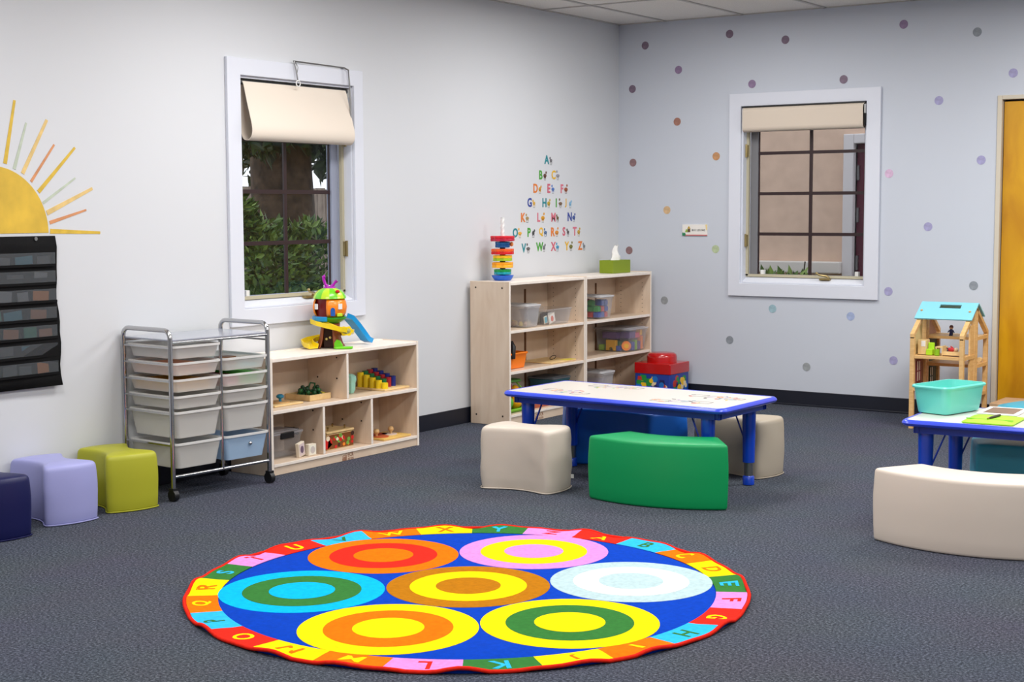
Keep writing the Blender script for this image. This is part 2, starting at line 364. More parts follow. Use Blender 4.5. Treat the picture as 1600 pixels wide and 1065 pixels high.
def ellp(c, r):
    def f():
        v = Vector((random.gauss(0, 1), random.gauss(0, 1), random.gauss(0, 1))).normalized(); k = random.uniform(.55, 1)**.6
        return (c[0]+v.x*r[0]*k, c[1]+v.y*r[1]*k, c[2]+v.z*r[2]*k), v
    return f
def shrub(loc, parts, n, size, label, lf, name='shrub'):
    t = thing(name, label, 'shrub', loc); mb = M(); st = M()
    for (c, r) in parts:
        leaves(mb, n, ellp(c, r), size)
    for _ in range(14):
        c, r = random.choice(parts); st.tube([(random.uniform(-.1, .1), random.uniform(-.1, .1), 0), (c[0]*.5, c[1]*.5, c[2]*.5), (c[0]+random.uniform(-.3, .3)*r[0], c[1]+random.uniform(-.5, .5)*r[1], c[2]+r[2]*.5)], [.012, .009, .004], 5)
    mb.build('foliage', lf, t)['kind'] = 'stuff'; st.build('stems', BARK, t)
shrub((-1.25, -2.3, -.25), [((0, 0, .65), (.5, .62, .6)), ((.0, -.3, 1.15), (.42, .42, .42)), ((0, .2, 1.2), (.42, .4, .36)), ((-.1, -.42, 1.5), (.22, .2, .26)), ((.0, .1, .3), (.6, .9, .35))], 2400, .066, 'bushy green shrub growing close outside the left window', LEAF)
shrub((-2.0, -1.15, -.25), [((0, 0, .6), (.45, .5, .55)), ((0, .1, .3), (.5, .5, .35))], 1600, .066, 'smaller green shrub behind the bushy one outside the left window', LEAF)
tr = thing('tree', 'dark tree with a thick trunk seen through the left window', 'tree', (-3.2, -.19, -.25))
M().tube([(0, 0, 0), (.03, 0, 1.2), (-.03, .02, 2.0), (0, .05, 3.0), (.1, .1, 4.6)], [.34, .28, .26, .25, .14], 14).tube([(0, 0, 1.9), (.2, -.6, 2.6), (.3, -1.1, 3.4)], [.12, .09, .04], 8).tube([(0, .1, 2.0), (-.2, .6, 2.7), (-.3, 1.2, 3.5)], [.12, .09, .04], 8).build('trunk', BARK, tr, smooth=60)
mb = M()
for c, r, n in (((0, 0, 3.7), (1.9, 1.9, 1.1), 3000), ((.3, -.7, 2.45), (.6, .55, .38), 900), ((.2, .55, 2.35), (.5, .5, .42), 900), ((.4, .1, 2.45), (.5, .5, .3), 500)): leaves(mb, n, ellp(c, r), .14)
mb.build('foliage', DLEAF, tr)['kind'] = 'stuff'
fn = thing('wooden_fence', 'tall weathered wooden fence far outside the left window', 'fence', (-5.6, 1.2, -.25))
FW = wood('weathered_wood', (128, 112, 100), (164, 148, 134), (6, 6, 1), .8, 5)
for i in range(44):
    y = -1.6+i*.145; M().box(-.012+random.uniform(-.006, .006), .012, y, y+.135, 0, 1.86+random.uniform(-.015, .015)).build('plank', FW, fn)
for z in (.4, 1.45): M().box(-.06, -.012, -1.6, 4.78, z, z+.1).build('rail', FW, fn)
for k in range(3):
    t = thing('distant_tree', ['distant tree crown above the fence on the left', 'distant tree crown above the fence in the middle', 'distant tree crown above the fence on the right'][k], 'tree', (-9.2, 3.2+k*2.9, -.25))
    mb = M(); leaves(mb, 1500, ellp((0, 0, 3.4), (1.2, 1.25, 1.5)), .24); mb.build('foliage', DLEAF, t)['kind'] = 'stuff'
    M().tube([(0, 0, 0), (0, 0, 3.2)], [.18, .1], 10).build('trunk', BARK, t)
sp = thing('planter_weed', 'small green weeds growing below the ledge behind the right window', 'plant', (.45, 1.9, -.25))
mb = M(); leaves(mb, 220, ellp((0, 0, .95), (.5, .18, .12)), .09); mb.build('foliage', LEAF, sp)['kind'] = 'stuff'
M().tube([(.2, 0, 0), (.2, 0, 1.0), (.23, -.02, 1.18)], .006, 6).tube([(0, 0, 0), (0, 0, .9)], .01, 6).build('stems', BARK, sp)
# ------------------------------------------------------------------ window shades
SHADE = mat('cream_shade', (226, 214, 200), .75, spec=.2, bump=.05, bscale=300)
SHADEB = mat('beige_shade', (216, 202, 186), .75, spec=.2, bump=.05, bscale=300)
def loop_sheet(prof, a, b, name, m, parent, th=.003, tilt=0, nseg=10):
    """thin sheet following the 2D profile (out, z), spread from a to b along the wall"""
    inner = []
    for i, p in enumerate(prof):
        q0 = Vector(prof[max(i-1, 0)]); q1 = Vector(prof[min(i+1, len(prof)-1)]); t = (q1-q0).normalized(); inner.append((p[0]-t.y*th, p[1]+t.x*th))
    poly = prof+inner[::-1]
    return poly
ls = thing('window_shade', 'cream cloth shade folded up into a loop over the left window', 'shade', (0, -3.49, 1.74))
prof = [(.000, .305), (.010, .28), (.030, .20), (.055, .11), (.066, .06), (.062, .025), (.045, .004), (.022, .0), (.0, .012), (-.014, .05), (-.02, .12), (-.02, .29)]
dense = []
for i in range(len(prof)-1):
    for k in range(3):
        t = k/3; p0, p1, p2, p3 = [Vector(prof[min(max(i+d, 0), len(prof)-1)]) for d in (-1, 0, 1, 2)]
        dense.append(tuple(.5*((2*p1)+(p2-p0)*t+(2*p0-5*p1+4*p2-p3)*t*t+(3*p1-p0-3*p2+p3)*t*t*t)))
dense.append(prof[-1])
poly = loop_sheet(dense, 0, 0, '', None, None)
k = len(dense)
m = M(); V = [(p[0], y, p[1]) for y in (-.425, .40) for p in poly]; n2 = len(poly)
F = [(i, (i+1) % n2, n2+(i+1) % n2, n2+i) for i in range(n2)]+[(i, i+1, n2-2-i, n2-1-i) for i in range(k-1)]+[(n2+i, n2+n2-1-i, n2+n2-2-i, n2+i+1) for i in range(k-1)]
m.add(V, F).build('cloth', SHADE, ls, smooth=50)
M().cyl((-.03, -.44, .305), .014, .885, 12, 0, 'y').build('roller', mat('dark_roller', (70, 70, 72), .5), ls, smooth=40)
M().box(-.045, -.005, .442, .45, .27, .33).box(-.045, -.005, -.448, -.44, .27, .33).build('bracket', WHITEP, ls)
m = M()
for i in range(26): m.ball((.004, .446, .27-i*.009), .0032, n=6)
plab(m.build('bead_chain', mat('bead_chain', (170, 160, 150), .4), ls), 'beaded pull chain')
hg = thing('shade_hanger', 'thin metal rod with hook wires hung on the top of the left window casing', 'hanger', (.03, -3.33, 2.164))
M().tube([(-.005, -.215, .012), (-.0, .2, .006)], .0045, 8).build('rod', STEEL, hg, smooth=40)
m = M().tube([(0, .2, .006), (.012, .222, -.005), (.012, .228, -.06), (.012, .232, -.115), (.012, .236, -.22), (.012, .236, -.40)], .005, 8)
m.tube([(-.028, .2, .0), (0, .2, .006)], .004, 6)
m.build('bent_wire', STEEL, hg, smooth=40)
m = M().tube([(0, -.215, .012), (.006, -.21, -.02), (.01, -.205, -.06), (.012, -.2, -.092)], .004, 8).tube([(0, -.205, .008), (.006, -.19, -.02), (.01, -.203, -.05)], .0025, 6)
m.build('hook', STEEL, hg, smooth=40)
m = M(); m.tube([(.014, -.2+.016*math.cos(a*PI/8), -.108+.016*math.sin(a*PI/8)) for a in range(16)], .003, 6, closed=True)
plab(m.build('ring', WHITEP, hg, smooth=40), 'white plastic ring')
rs = thing('window_shade', 'beige cloth shade rolled up tight at the top of the right window', 'shade', (1.465, -.0, 1.9))
pr = rrect(-.05, .035, 0, .17, .034, 6)
pi = rrect(-.047, .032, .003, .167, .031, 6)
n = len(pr); V = [(x, p[0]*1.0, p[1]) for x in (-.44, .44) for p in pr]+[(x, p[0], p[1]) for x in (-.44, .44) for p in pi]
F = []
for i in range(n):
    j = (i+1) % n
    F += [(i, j, n+j, n+i), (2*n+i, 3*n+i, 3*n+j, 2*n+j), (i, 2*n+i, 2*n+j, j), (n+i, n+j, 3*n+j, 3*n+i)]
M().add(V, F).build('cloth', SHADEB, rs, smooth=50)
M().cyl((-.445, -.005, .12), .02, .89, 12, 0, 'x').build('roller', mat('dark_roller', (70, 70, 72), .5), rs, smooth=40)
M().box(.441, .45, -.03, .02, .02, .10).build('bracket', BLACKP, rs)
M().box(.441, .447, -.03, .0, .10, .16).build('end_clip', WHITEP, rs)
M().box(-.448, .448, -.035, .035, .171, .1785).build('headrail', BLACKP, rs)
# ------------------------------------------------------------------ wall stickers
def wallL(y, z, t=0): return (.0006+t*.0012, y, z)
sun = thing('sun_wall_sticker', 'yellow half sun sticker with coloured rays on the left wall above the black chart', 'sticker', (0, -5.485, 1.272))
ym = mat('sun_yellow', (216, 178, 58), .6, noise=.06, nscale=9)
m = M(); m.prism([(p[0], p[1]) for p in arc(0, 0, .30, 0, PI, 40)], .0006, .0018, 'x'); m.build('sun_disc', ym, sun)
RC = [mat('ray_mustard', (214, 178, 60), .6, noise=.06, nscale=20), mat('ray_sage', (186, 196, 178), .6, noise=.05, nscale=20), mat('ray_sand', (222, 190, 122), .6, noise=.06, nscale=20), mat('ray_terracotta', (208, 142, 96), .6, noise=.06, nscale=20)]
RAYS = [((-5.41, 1.582), (-5.348, 1.865), 0, .02, .013), ((-5.362, 1.559), (-5.289, 1.768), 1, .017, .01), ((-5.318, 1.54), (-5.175, 1.786), 2, .02, .015), ((-5.273, 1.504), (-5.138, 1.675), 3, .014, .01), ((-5.234, 1.458), (-5.02, 1.665), 0, .02, .012), ((-5.211, 1.407), (-5.023, 1.524), 1, .014, .009), ((-5.191, 1.362), (-4.924, 1.477), 2, .024, .014), ((-5.177, 1.318), (-4.964, 1.376), 3, .017, .009), ((-5.176, 1.279), (-4.885, 1.268), 0, .022, .012)]
for (a, b, c, w0, w1) in RAYS:
    for mir in (1, -1):
        A = Vector(((a[0]+5.485)*mir, a[1]-1.272)); B = Vector(((b[0]+5.485)*mir, b[1]-1.272)); d = (B-A).normalized(); nn = Vector((-d.y, d.x))
        M().prism([tuple(A+nn*w0/2), tuple(A-nn*w0/2), tuple(B-nn*w1/2), tuple(B+nn*w1/2)], .0006, .0016, 'x').build('ray', RC[c], sun)
# dots
DC = {'mauve': (140, 118, 150), 'plum': (122, 104, 122), 'brown': (160, 112, 96), 'ochre': (190, 140, 96), 'tan': (206, 172, 130), 'rose': (140, 108, 110), 'green': (178, 192, 154), 'grey': (152, 156, 158), 'teal': (150, 180, 190), 'blue': (158, 172, 206), 'lilac': (160, 156, 194), 'pink': (208, 176, 204), 'slate': (138, 144, 152)}
DOTS = [(.898, 2.59, 'plum', 'mauve dot sticker near the ceiling, left of the window'), (1.321, 2.522, 'plum', 'dark plum dot sticker near the ceiling, high above the window'),
 (2.156, 2.567, 'mauve', 'mauve dot sticker nearest the ceiling, right of the window'), (2.64, 2.484, 'slate', 'slate purple dot sticker highest near the door'),
 (.221, 2.553, 'plum', 'plum dot sticker highest beside the room corner'), (.495, 2.363, 'mauve', 'mauve dot sticker second down from the ceiling near the corner'),
 (1.074, 2.234, 'mauve', 'pinkish mauve dot sticker just above the left end of the window casing'), (1.747, 2.231, 'plum', 'dark plum dot sticker just above the right end of the window casing'),
 (2.873, 2.213, 'lilac', 'lilac dot sticker above the wooden door'), (.115, 2.245, 'plum', 'plum dot sticker in the room corner, above the rose one'),
 (2.401, 2.062, 'lilac', 'lilac dot sticker between window and door, level with the shade'), (.487, 1.994, 'brown', 'brown dot sticker between corner and window'),
 (.122, 1.708, 'rose', 'dusty rose dot sticker close to the corner beside the alphabet'), (.801, 1.739, 'ochre', 'ochre dot sticker just left of the window'),
 (2.075, 1.596, 'pink', 'pink dot sticker just right of the window casing'), (2.684, 1.672, 'lilac', 'lilac dot sticker left of the door, below the door top'),
 (.407, 1.359, 'tan', 'tan orange dot sticker up and left of the building sign'), (2.346, 1.245, 'lilac', 'violet dot sticker between window and door at mid height'),
 (.092, 1.062, 'rose', 'dark rose dot sticker just right of the tissue box'), (.802, 1.08, 'green', 'pale green dot sticker below the building sign'),
 (2.085, .813, 'lilac', 'lilac dot sticker beside the lower right corner of the window'), (2.654, .866, 'slate', 'slate dot sticker just above the doll house'),
 (.39, .7, 'grey', 'grey dot sticker right of the tall shelves'), (1.248, .668, 'teal', 'pale teal dot sticker below the left part of the window'),
 (1.823, .636, 'blue', 'pale blue dot sticker below the right part of the window'), (.92, .433, 'slate', 'slate grey dot sticker low, up and right of the red bucket'),
 (1.508, .273, 'grey', 'grey dot sticker lowest on the wall above the table'), (2.129, .351, 'lilac', 'greyish lilac dot sticker low, left of the doll house')]
for i, (x, z, c, lab) in enumerate(DOTS):
    o = M().lathe([(.029, 0), (.029, .001)], (0, 0, 0), 20, 0, 'y', 1, 1).build('dot_sticker', mat('dot_'+c, DC[c], .6, noise=.08, nscale=40)); o.location = (x, -.0016, z)
    tag(o, lab, 'sticker', 'dot stickers on the back wall')
# alphabet
LC = {'teal': (28, 132, 142), 'green': (70, 158, 46), 'yellow': (228, 178, 34), 'orange': (222, 122, 40), 'pink': (204, 92, 112), 'navy': (48, 66, 150), 'rose': (214, 112, 130)}
GREY, BROWN, ZEB, DEER, BLUEA = (110, 108, 112), (104, 66, 50), (92, 92, 98), (210, 152, 50), (84, 120, 190)
AL = [('A', -.982, 1.709, 'teal', GREY), ('B', -1.059, 1.603, 'green', BROWN), ('C', -.895, 1.606, 'yellow', (150, 146, 150)), ('D', -1.123, 1.511, 'orange', DEER), ('E', -.958, 1.512, 'pink', BLUEA), ('F', -.789, 1.511, 'rose', (160, 84, 50)),
 ('G', -1.196, 1.415, 'navy', (220, 172, 70)), ('H', -1.012, 1.414, 'teal', (190, 160, 50)), ('I', -.861, 1.413, 'green', (120, 92, 66)), ('J', -.733, 1.412, 'yellow', (130, 182, 214)), ('K', -1.279, 1.314, 'orange', (170, 140, 80)), ('L', -1.086, 1.314, 'rose', (222, 158, 40)),
 ('M', -.898, 1.313, 'rose', (110, 94, 56)), ('N', -.685, 1.315, 'navy', (70, 92, 160)), ('O', -1.37, 1.213, 'teal', (232, 172, 60)), ('P', -1.206, 1.213, 'green', (70, 70, 72)), ('Q', -1.054, 1.214, 'yellow', (80, 110, 150)), ('R', -.909, 1.212, 'orange', (216, 140, 50)),
 ('S', -.762, 1.213, 'pink', (90, 84, 84)), ('T', -.619, 1.212, 'rose', (200, 160, 60)), ('V', -1.269, 1.108, 'teal', (100, 96, 96)), ('W', -1.073, 1.112, 'green', (120, 120, 124)), ('X', -.899, 1.111, 'pink', (70, 150, 190)), ('Y', -.723, 1.11, 'yellow', (120, 116, 50)), ('Z', -.545, 1.109, 'orange', (130, 134, 140))]
AL.insert(20, ('U', -9, 0, 'orange', GREY)); AL = [a for a in AL if a[0] != 'U']
for i, (ch, y, z, c, ac) in enumerate(AL):
    t = thing('letter_sticker', '%s letter %s wall sticker with a tiny %s animal beside it' % (c, ch, ['grey', 'dark', 'small'][i % 3] if ac in (GREY, ZEB) else 'coloured'), 'sticker', (0, y, z-.031), 0, 'alphabet stickers on the left wall')
    mb = M(); text_into(mb, ch, lambda a, b, tt: (.0006+tt*.0012, a, b), .062, .95, 0, .03); mb.build('letter', mat('letter_'+c, LC[c], .5), t)
    mb = M(); ax = .054
    def el(cy, cz, ry, rz): mb.prism([(cy+ry*math.cos(k*PI/6), cz+rz*math.sin(k*PI/6)) for k in range(12)], .0006, .0016, 'x')
    el(ax, .026, .015+.004*(i % 3), .011+.003*(i % 2)); el(ax+(.014 if i % 2 else -.012), .042+.006*(i % 3), .008, .009)
    mb.prism([(ax-.012, .004), (ax-.007, .004), (ax-.005, .022), (ax-.012, .022)], .0006, .0016, 'x').prism([(ax+.007, .004), (ax+.012, .004), (ax+.012, .022), (ax+.005, .022)], .0006, .0016, 'x')
    mb.build('animal_picture', mat('animal_%d_%d_%d' % ac, ac, .6), t)
    M().prism([(ax-.012, -.004), (ax+.012, -.004), (ax+.012, -.001), (ax-.012, -.001)], .0006, .0016, 'x').build('caption', mat('caption_grey', (120, 120, 120), .6), t)
# building sign
sg = thing('wall_sign', 'small white building sign with coloured blocks on the back wall left of the window', 'sign', (.638, 0, 1.215))
M().box(-.1, .1, -.008, -.0005, -.04, .04).build('plate', mat('sign_white', (236, 232, 226), .5), sg)
M().box(-.1, .1, -.0095, -.0082, -.04, -.033).build('lower_stripe', mat('sign_red', (206, 110, 110), .5), sg)
m = M().prism([(-.1, -.04), (-.075, -.04), (-.072, -.03), (-.08, -.018), (-.088, -.024), (-.094, -.016), (-.1, -.02)], -.0098, -.0083, 'y'); m.build('green_corner', mat('sign_green', (30, 128, 84), .5), sg)
M().prism([(.092, 0), (.1, 0), (.1, .04), (.085, .04)], -.0098, -.0083, 'y').build('yellow_corner', mat('sign_yellow', (240, 214, 150), .5), sg)
m = M().prism([(-.06, .01), (-.047, .03), (-.034, .01)], -.0098, -.0083, 'y', 0).prism([(-.078, -.015), (-.058, -.015), (-.058, .005), (-.07, .005)], -.0098, -.0083, 'y', 1).prism([(-.056, -.015), (-.036, -.015), (-.036, .008), (-.056, .008)], -.0098, -.0083, 'y', 2)
m.build('block_picture', [mat('sign_ochre', (196, 160, 50), .5), mat('sign_lime', (150, 180, 70), .5), mat('sign_brown', (96, 70, 40), .5)], sg)
mb = M()
for i, ch in enumerate('BUILDING'): text_into(mb, ch, lambda a, b, tt, i=i: (-.018+i*.0135+a, -.0096+tt*.0008, -.008+b), .014, .8, 0, .02)
mb.build('lettering', BLACKP, sg)
# ------------------------------------------------------------------ pocket chart
pc = thing('pocket_chart', 'black hanging pocket chart with clear card pockets on the left wall', 'chart', (.012, -5.165, 1.258))
CW = .72; CH = .69
m = M()
nz = 14
V = []; F = []
for i in range(nz+1):
    z = -CH*i/nz; off = .0035*math.sin(i*1.9)+.004
    for y in (-CW, -CW*.66, -CW*.33, 0): V.append((off+(.006 if y == 0 and i > 9 else 0), y+(.006*math.sin(i*.9) if y == 0 else 0)+.012*(i/nz)*(y == 0), z))
for i in range(nz):
    for j in range(3): F.append((i*4+j, i*4+j+1, (i+1)*4+j+1, (i+1)*4+j))
o = m.add(V, F).build('backing', BLACKF, pc, smooth=60); sm = o.modifiers.new('solid', 'SOLIDIFY'); sm.thickness = .005; sm.offset = -1
CLR = clear('clear_vinyl', (120, 124, 128), .82, .12)
cardc = [(26, 92, 74), (70, 72, 78), (120, 76, 48), (96, 98, 104), (150, 92, 36), (92, 72, 62), (40, 92, 110), (110, 108, 106), (58, 60, 64), (150, 148, 146)]
for k in range(7):
    z = -.075-k*.083
    M().box(.013, .0155, -CW+.01, -.008, z-.055, z).build('pocket', CLR, pc)
    M().box(.012, .0165, -CW+.005, -.004, z-.064, z-.052).build('pocket_seam', BLACKF, pc)
    y = -.03-random.random()*.03
    while y > -CW+.1:
        w = random.uniform(.06, .11); hh = random.uniform(.035, .05)
        M().obox((.0108, y-w/2, z-.052+hh/2), .0015, w*.9, hh, 0, 0, random.uniform(-.12, .12)).build('picture_card', mat('card_%d' % (random.randrange(10)), cardc[random.randrange(10)], .4), pc); y -= w+random.uniform(.0, .05)
M().cyl((.008, -.11, -.012), .009, .006, 12, 0, 'x').build('pin', STEEL, pc, smooth=40)
# ------------------------------------------------------------------ shelving
def logo(parent, y, z, s=1.0, x=.0):
    lm = mat('logo_brown', (150, 104, 78), .6); mb = M()
    for i, hh in enumerate((.018, .024, .026, .034)): mb.prism([(y+i*.011*s, z), (y+(i*.011+.008)*s, z), (y+(i*.011+.008)*s, z+hh*s), (y+i*.011*s, z+hh*s)], x, x+.0012, 'x')
    for i, (yy, zz) in enumerate(((.004, .026), (.015, .033), (.026, .036), (.037, .044))): mb.prism([(y+yy*s+.004*s*math.cos(a*PI/4), z+zz*s+.004*s*math.sin(a*PI/4)) for a in range(8)], x, x+.0012, 'x')
    for i, ch in enumerate('ECR'): text_into(mb, ch, lambda a, b, tt, i=i: (x+tt*.0012, y+(.06+i*.02)*s+a, z+.022*s+b), .024*s, .9, 0, .0)
    for i, ch in enumerate('4KIDS'): text_into(mb, ch, lambda a, b, tt, i=i: (x+tt*.0012, y+(.056+i*.0125)*s+a, z+b), .014*s, .9, 0, .01)
    plab(mb.build('logo', lm, parent), 'brown printed maker mark')
def bd(mb, *a): mb.box(*a, 0, 1)
TK = .018
# low five-compartment unit: local x = out from the wall, y along the wall
low = thing('low_shelf_unit', 'low maple five compartment shelf unit under the left window', 'shelf', (.022, -4.075, 0))
Wd, Dp, Hh = 1.237, .293, .612
def board(name, *a): return M().box(*a, 0, 1).build(name, [LAM, LAME], low, bevel=.0025)
board('side_panel', 0, Dp, 0, TK, 0, Hh); board('side_panel', 0, Dp, Wd-TK, Wd, 0, Hh)
M().box(0, Dp, TK, Wd-TK, Hh-.022, Hh-.003, 1, 1).build('top_panel', [LAM, LAME], low, bevel=.0025)
board('middle_shelf', .006, Dp, TK, Wd-TK, .320, .340); board('bottom_shelf', .006, Dp, TK, Wd-TK, .044, .062)
board('divider', .006, Dp-.002, .610-.009, .610+.009, .340, Hh-.022)
for y in (.411, .813): board('divider', .006, Dp-.002, y-.009, y+.009, .062, .320)
M().box(0, .006, TK, Wd-TK, .044, Hh-.022).build('back_panel', LAM, low)
M().box(Dp-.02, Dp-.006, TK, Wd-TK, .002, .044).build('kickboard', LAM, low)
M().box(0, .04, TK, Wd-TK, Hh-.003, Hh+.001).build('back_lip', LAME, low)
logo(low, .56, .003, .85, Dp-.006)
m = M()
for y, z in ((.601, .565), (.601, .45), (.402, .295), (.402, .19), (.804, .295), (.804, .19)):
    for x in (.22, .08): m.cyl((x, y-.0015, z-(.0 if x > .1 else .0)), .005, .002, 8, 0, 'y')
m.build('screw_heads', SCREW, low)
# two tall units
def tall(y0, label, shelves, W=.919):
    t = thing('tall_shelf_unit', label, 'shelf', (.026, y0, 0), 0, 'tall maple shelf units')
    Dp, Hh = .304, .915
    def b(name, *a): return M().box(*a, 0, 1).build(name, [LAM, LAME], t, bevel=.0025)
    b('side_panel', 0, Dp, 0, TK, 0, Hh); b('side_panel', 0, Dp, W-TK, W, 0, Hh)
    M().box(0, Dp, TK, W-TK, Hh-.023, Hh-.004, 1, 1).build('top_panel', [LAM, LAME], t, bevel=.0025)
    for z in shelves: b('shelf', .008, Dp-.003, TK, W-TK, z-.02, z)
    b('bottom_shelf', .006, Dp, TK, W-TK, .052, .07)
    M().box(0, .006, TK, W-TK, .052, Hh-.023).build('back_panel', LAM, t)
    M().box(Dp-.02, Dp-.006, TK, W-TK, .002, .052).build('kickboard', LAM, t)
    M().box(.006, .009, .612, .632, .08, .835).build('back_slot', DARKSLOT, t)
    m = M()
    for k in range(24):
        z = .14+k*.03
        for x in (.055, .235): m.cyl((x, W-TK-.001, z), .0028, .002, 6, 0, 'y')
    m.build('pin_holes', SCREW, t)['kind'] = 'stuff'
    m = M()
    for x in (.045, .25):
        for z in (.875, .06): m.cyl((x, -.0015, z), .006, .002, 8, 0, 'y')
    m.build('screw_heads', SCREW, t)
    logo(t, .30, .006, .9, Dp-.006)
    return t
tall(-1.926, 'tall maple shelf unit standing under the alphabet, nearer the camera', (.606, .345))
tall(-1.004, 'tall maple shelf unit standing in the room corner under the tissue box', (.605, .346))
# ------------------------------------------------------------------ drawer cart
ca, sa = math.cos(-.08), math.sin(-.08)
cart = thing('drawer_cart', 'chrome rolling cart with two columns of frosted drawers beside the low shelf', 'cart', (.220, -4.49, 0), -.08)
# local: x outward (front +), y along the wall
hx, hy = .178, .302
TUBE = .0115
for y in (-hy, hy):
    ptsL = [(-hx, y, .045), (-hx, y, .77)]+[(-hx+.04-.04*math.cos(a), y, .77+.04*math.sin(a)) for a in (.4, .8, 1.2, 1.57)]+[(hx-.04+.04*math.sin(a), y, .77+.04*math.cos(a)) for a in (0, .4, .8, 1.2)]+[(hx, y, .77), (hx, y, .045)]
    M().tube(ptsL, TUBE, 10).build('end_frame', CHROME, cart, smooth=50)
for x in (-hx, hx): M().tube([(x, 0, .115), (x, 0, .75)], .008, 8).build('centre_post', CHROME, cart, smooth=50)
for x in (-hx, hx):
    for z in (.115, .752): M().tube([(x, -hy, z), (x, hy, z)], .008, 8).build('cross_rail', CHROME, cart, smooth=50)
LEV = [.735, .655, .576, .497, .422, .272]
for z in LEV:
    for y in (-hy, 0, hy): M().box(-hx, hx, y-.005, y+.005, z-.012, z-.004).build('drawer_runner', CHROME, cart)
M().prism(rrect(-hx-.004, hx+.004, -hy+.006, hy-.006, .012), .758, .766).build('top_shelf', clear('tinted_acrylic', (170, 174, 186), .35, .15), cart, bevel=.002)
FR = frosted('frosted_drawer', (240, 238, 234), .42); FRB = frosted('blue_frosted_drawer', (196, 222, 246), .2)
LIP = frosted('frosted_lip', (238, 237, 235), .05)
def drawer(y0, y1, z, h, fm, knob, open_=0):
    m = M(); x0, x1 = -hx+.012+open_, hx+.012+open_; tp = .015 if h < .1 else .020
    top = rrect(x0, x1, y0, y1, .02); bot = rrect(x0+tp*.7, x1-tp*.7, y0+tp, y1-tp, .02); n = len(top)
    V = [(p[0], p[1], z-.008) for p in top]+[(p[0], p[1], z-h) for p in bot]+[(p[0], p[1], z-.008) for p in offset(top, .003)]+[(p[0], p[1], z-h+.003) for p in offset(bot, .003)]
    F = [(i, (i+1) % n, n+(i+1) % n, n+i) for i in range(n)]+[(2*n+i, 3*n+i, 3*n+(i+1) % n, 2*n+(i+1) % n) for i in range(n)]+[[n+i for i in range(n)], [3*n+i for i in range(n)]]
    o = m.add(V, F).build('drawer', fm, cart, smooth=40)
    q = offset(top, -.008); r_ = offset(top, .004); m = M()
    V = [(p[0], p[1], zz) for zz, P in ((z-.010, q), (z, q), (z, r_), (z-.010, r_)) for p in P]
    F = [(a*n+i, a*n+(i+1) % n, ((a+1) % 4)*n+(i+1) % n, ((a+1) % 4)*n+i) for a in range(4) for i in range(n)]
    m.add(V, F).build('lip', LIP, o, smooth=30)
    if knob: M().ball((x1+.006-tp*.4, (y0+y1)/2+.02, z-h*.42), .010).cyl((x1-.012, (y0+y1)/2+.02, z-h*.42), .005, .014, 8, 0, 'x').build('knob', CHROME, o, smooth=60)
    return o
HS = [.062, .062, .062, .062, .128, .122]
for k in range(6): drawer(-hy+.016, -.012, LEV[k], HS[k], FR, False)
for k in range(1, 6): drawer(.012, hy-.016, LEV[k], HS[k], FRB if k == 5 else FR, k == 5, .0)
for y in (-hy, hy):
    for x in (-hx, hx):
        c = M().cyl((x-.0, y-.013, .028), .028, .026, 18, 0, 'y').build('caster', BLACKP, cart, smooth=40)
        M().tube([(x, y, .05), (x, y, .066)], .009, 8).obox((x, y, .056), .03, .03, .014).build('caster_fork', BLACKP, c)
def cloc(x, y, z): return (.220+x*ca-y*sa, -4.49+x*sa+y*ca, z)
def stack(name, lab, cat, x, y, z, sx, sy, sz, col, group=None):
    o = M().box(-sx/2, sx/2, -sy/2, sy/2, 0, sz).build(name, mat('stack_%d_%d_%d' % col, col, .7), bevel=.002, loc=cloc(x, y, z), rz=-.08); tag(o, lab, cat, group)
stack('paper_stack', 'peach paper stack inside the second drawer of the cart', 'paper', .0, -.152, LEV[1]-.058, .28, .225, .040, (246, 170, 130))
stack('paper_stack', 'yellow paper stack inside the third drawer of the cart', 'paper', .0, -.152, LEV[2]-.058, .28, .225, .044, (250, 190, 60))
stack('paper_stack', 'pale green paper stack inside the top right drawer of the cart', 'paper', .0, .152, LEV[1]-.058, .28, .225, .016, (130, 205, 205))
stack('foam_sheet', 'lime green foam sheet in the right drawer of the cart', 'craft sheet', .0, .20, LEV[2]-.058, .29, .12, .050, (80, 215, 50))
stack('foam_sheet', 'pink foam sheet in the right drawer of the cart', 'craft sheet', .0, .085, LEV[2]-.058, .29, .10, .045, (240, 130, 145))
dm = thing('wooden_tile_stack', 'small stack of brown wooden tiles in the cart drawer gap', 'tiles', cloc(.11, .085, LEV[1]-.0575), -.08)
for k in range(5): M().box(-.03, .03, -.045, .045, .012*k+.0, .012*k+.010).build('tile', mat('tile_%d' % (k % 2), [(120, 84, 58), (214, 196, 170)][k % 2], .5), dm)
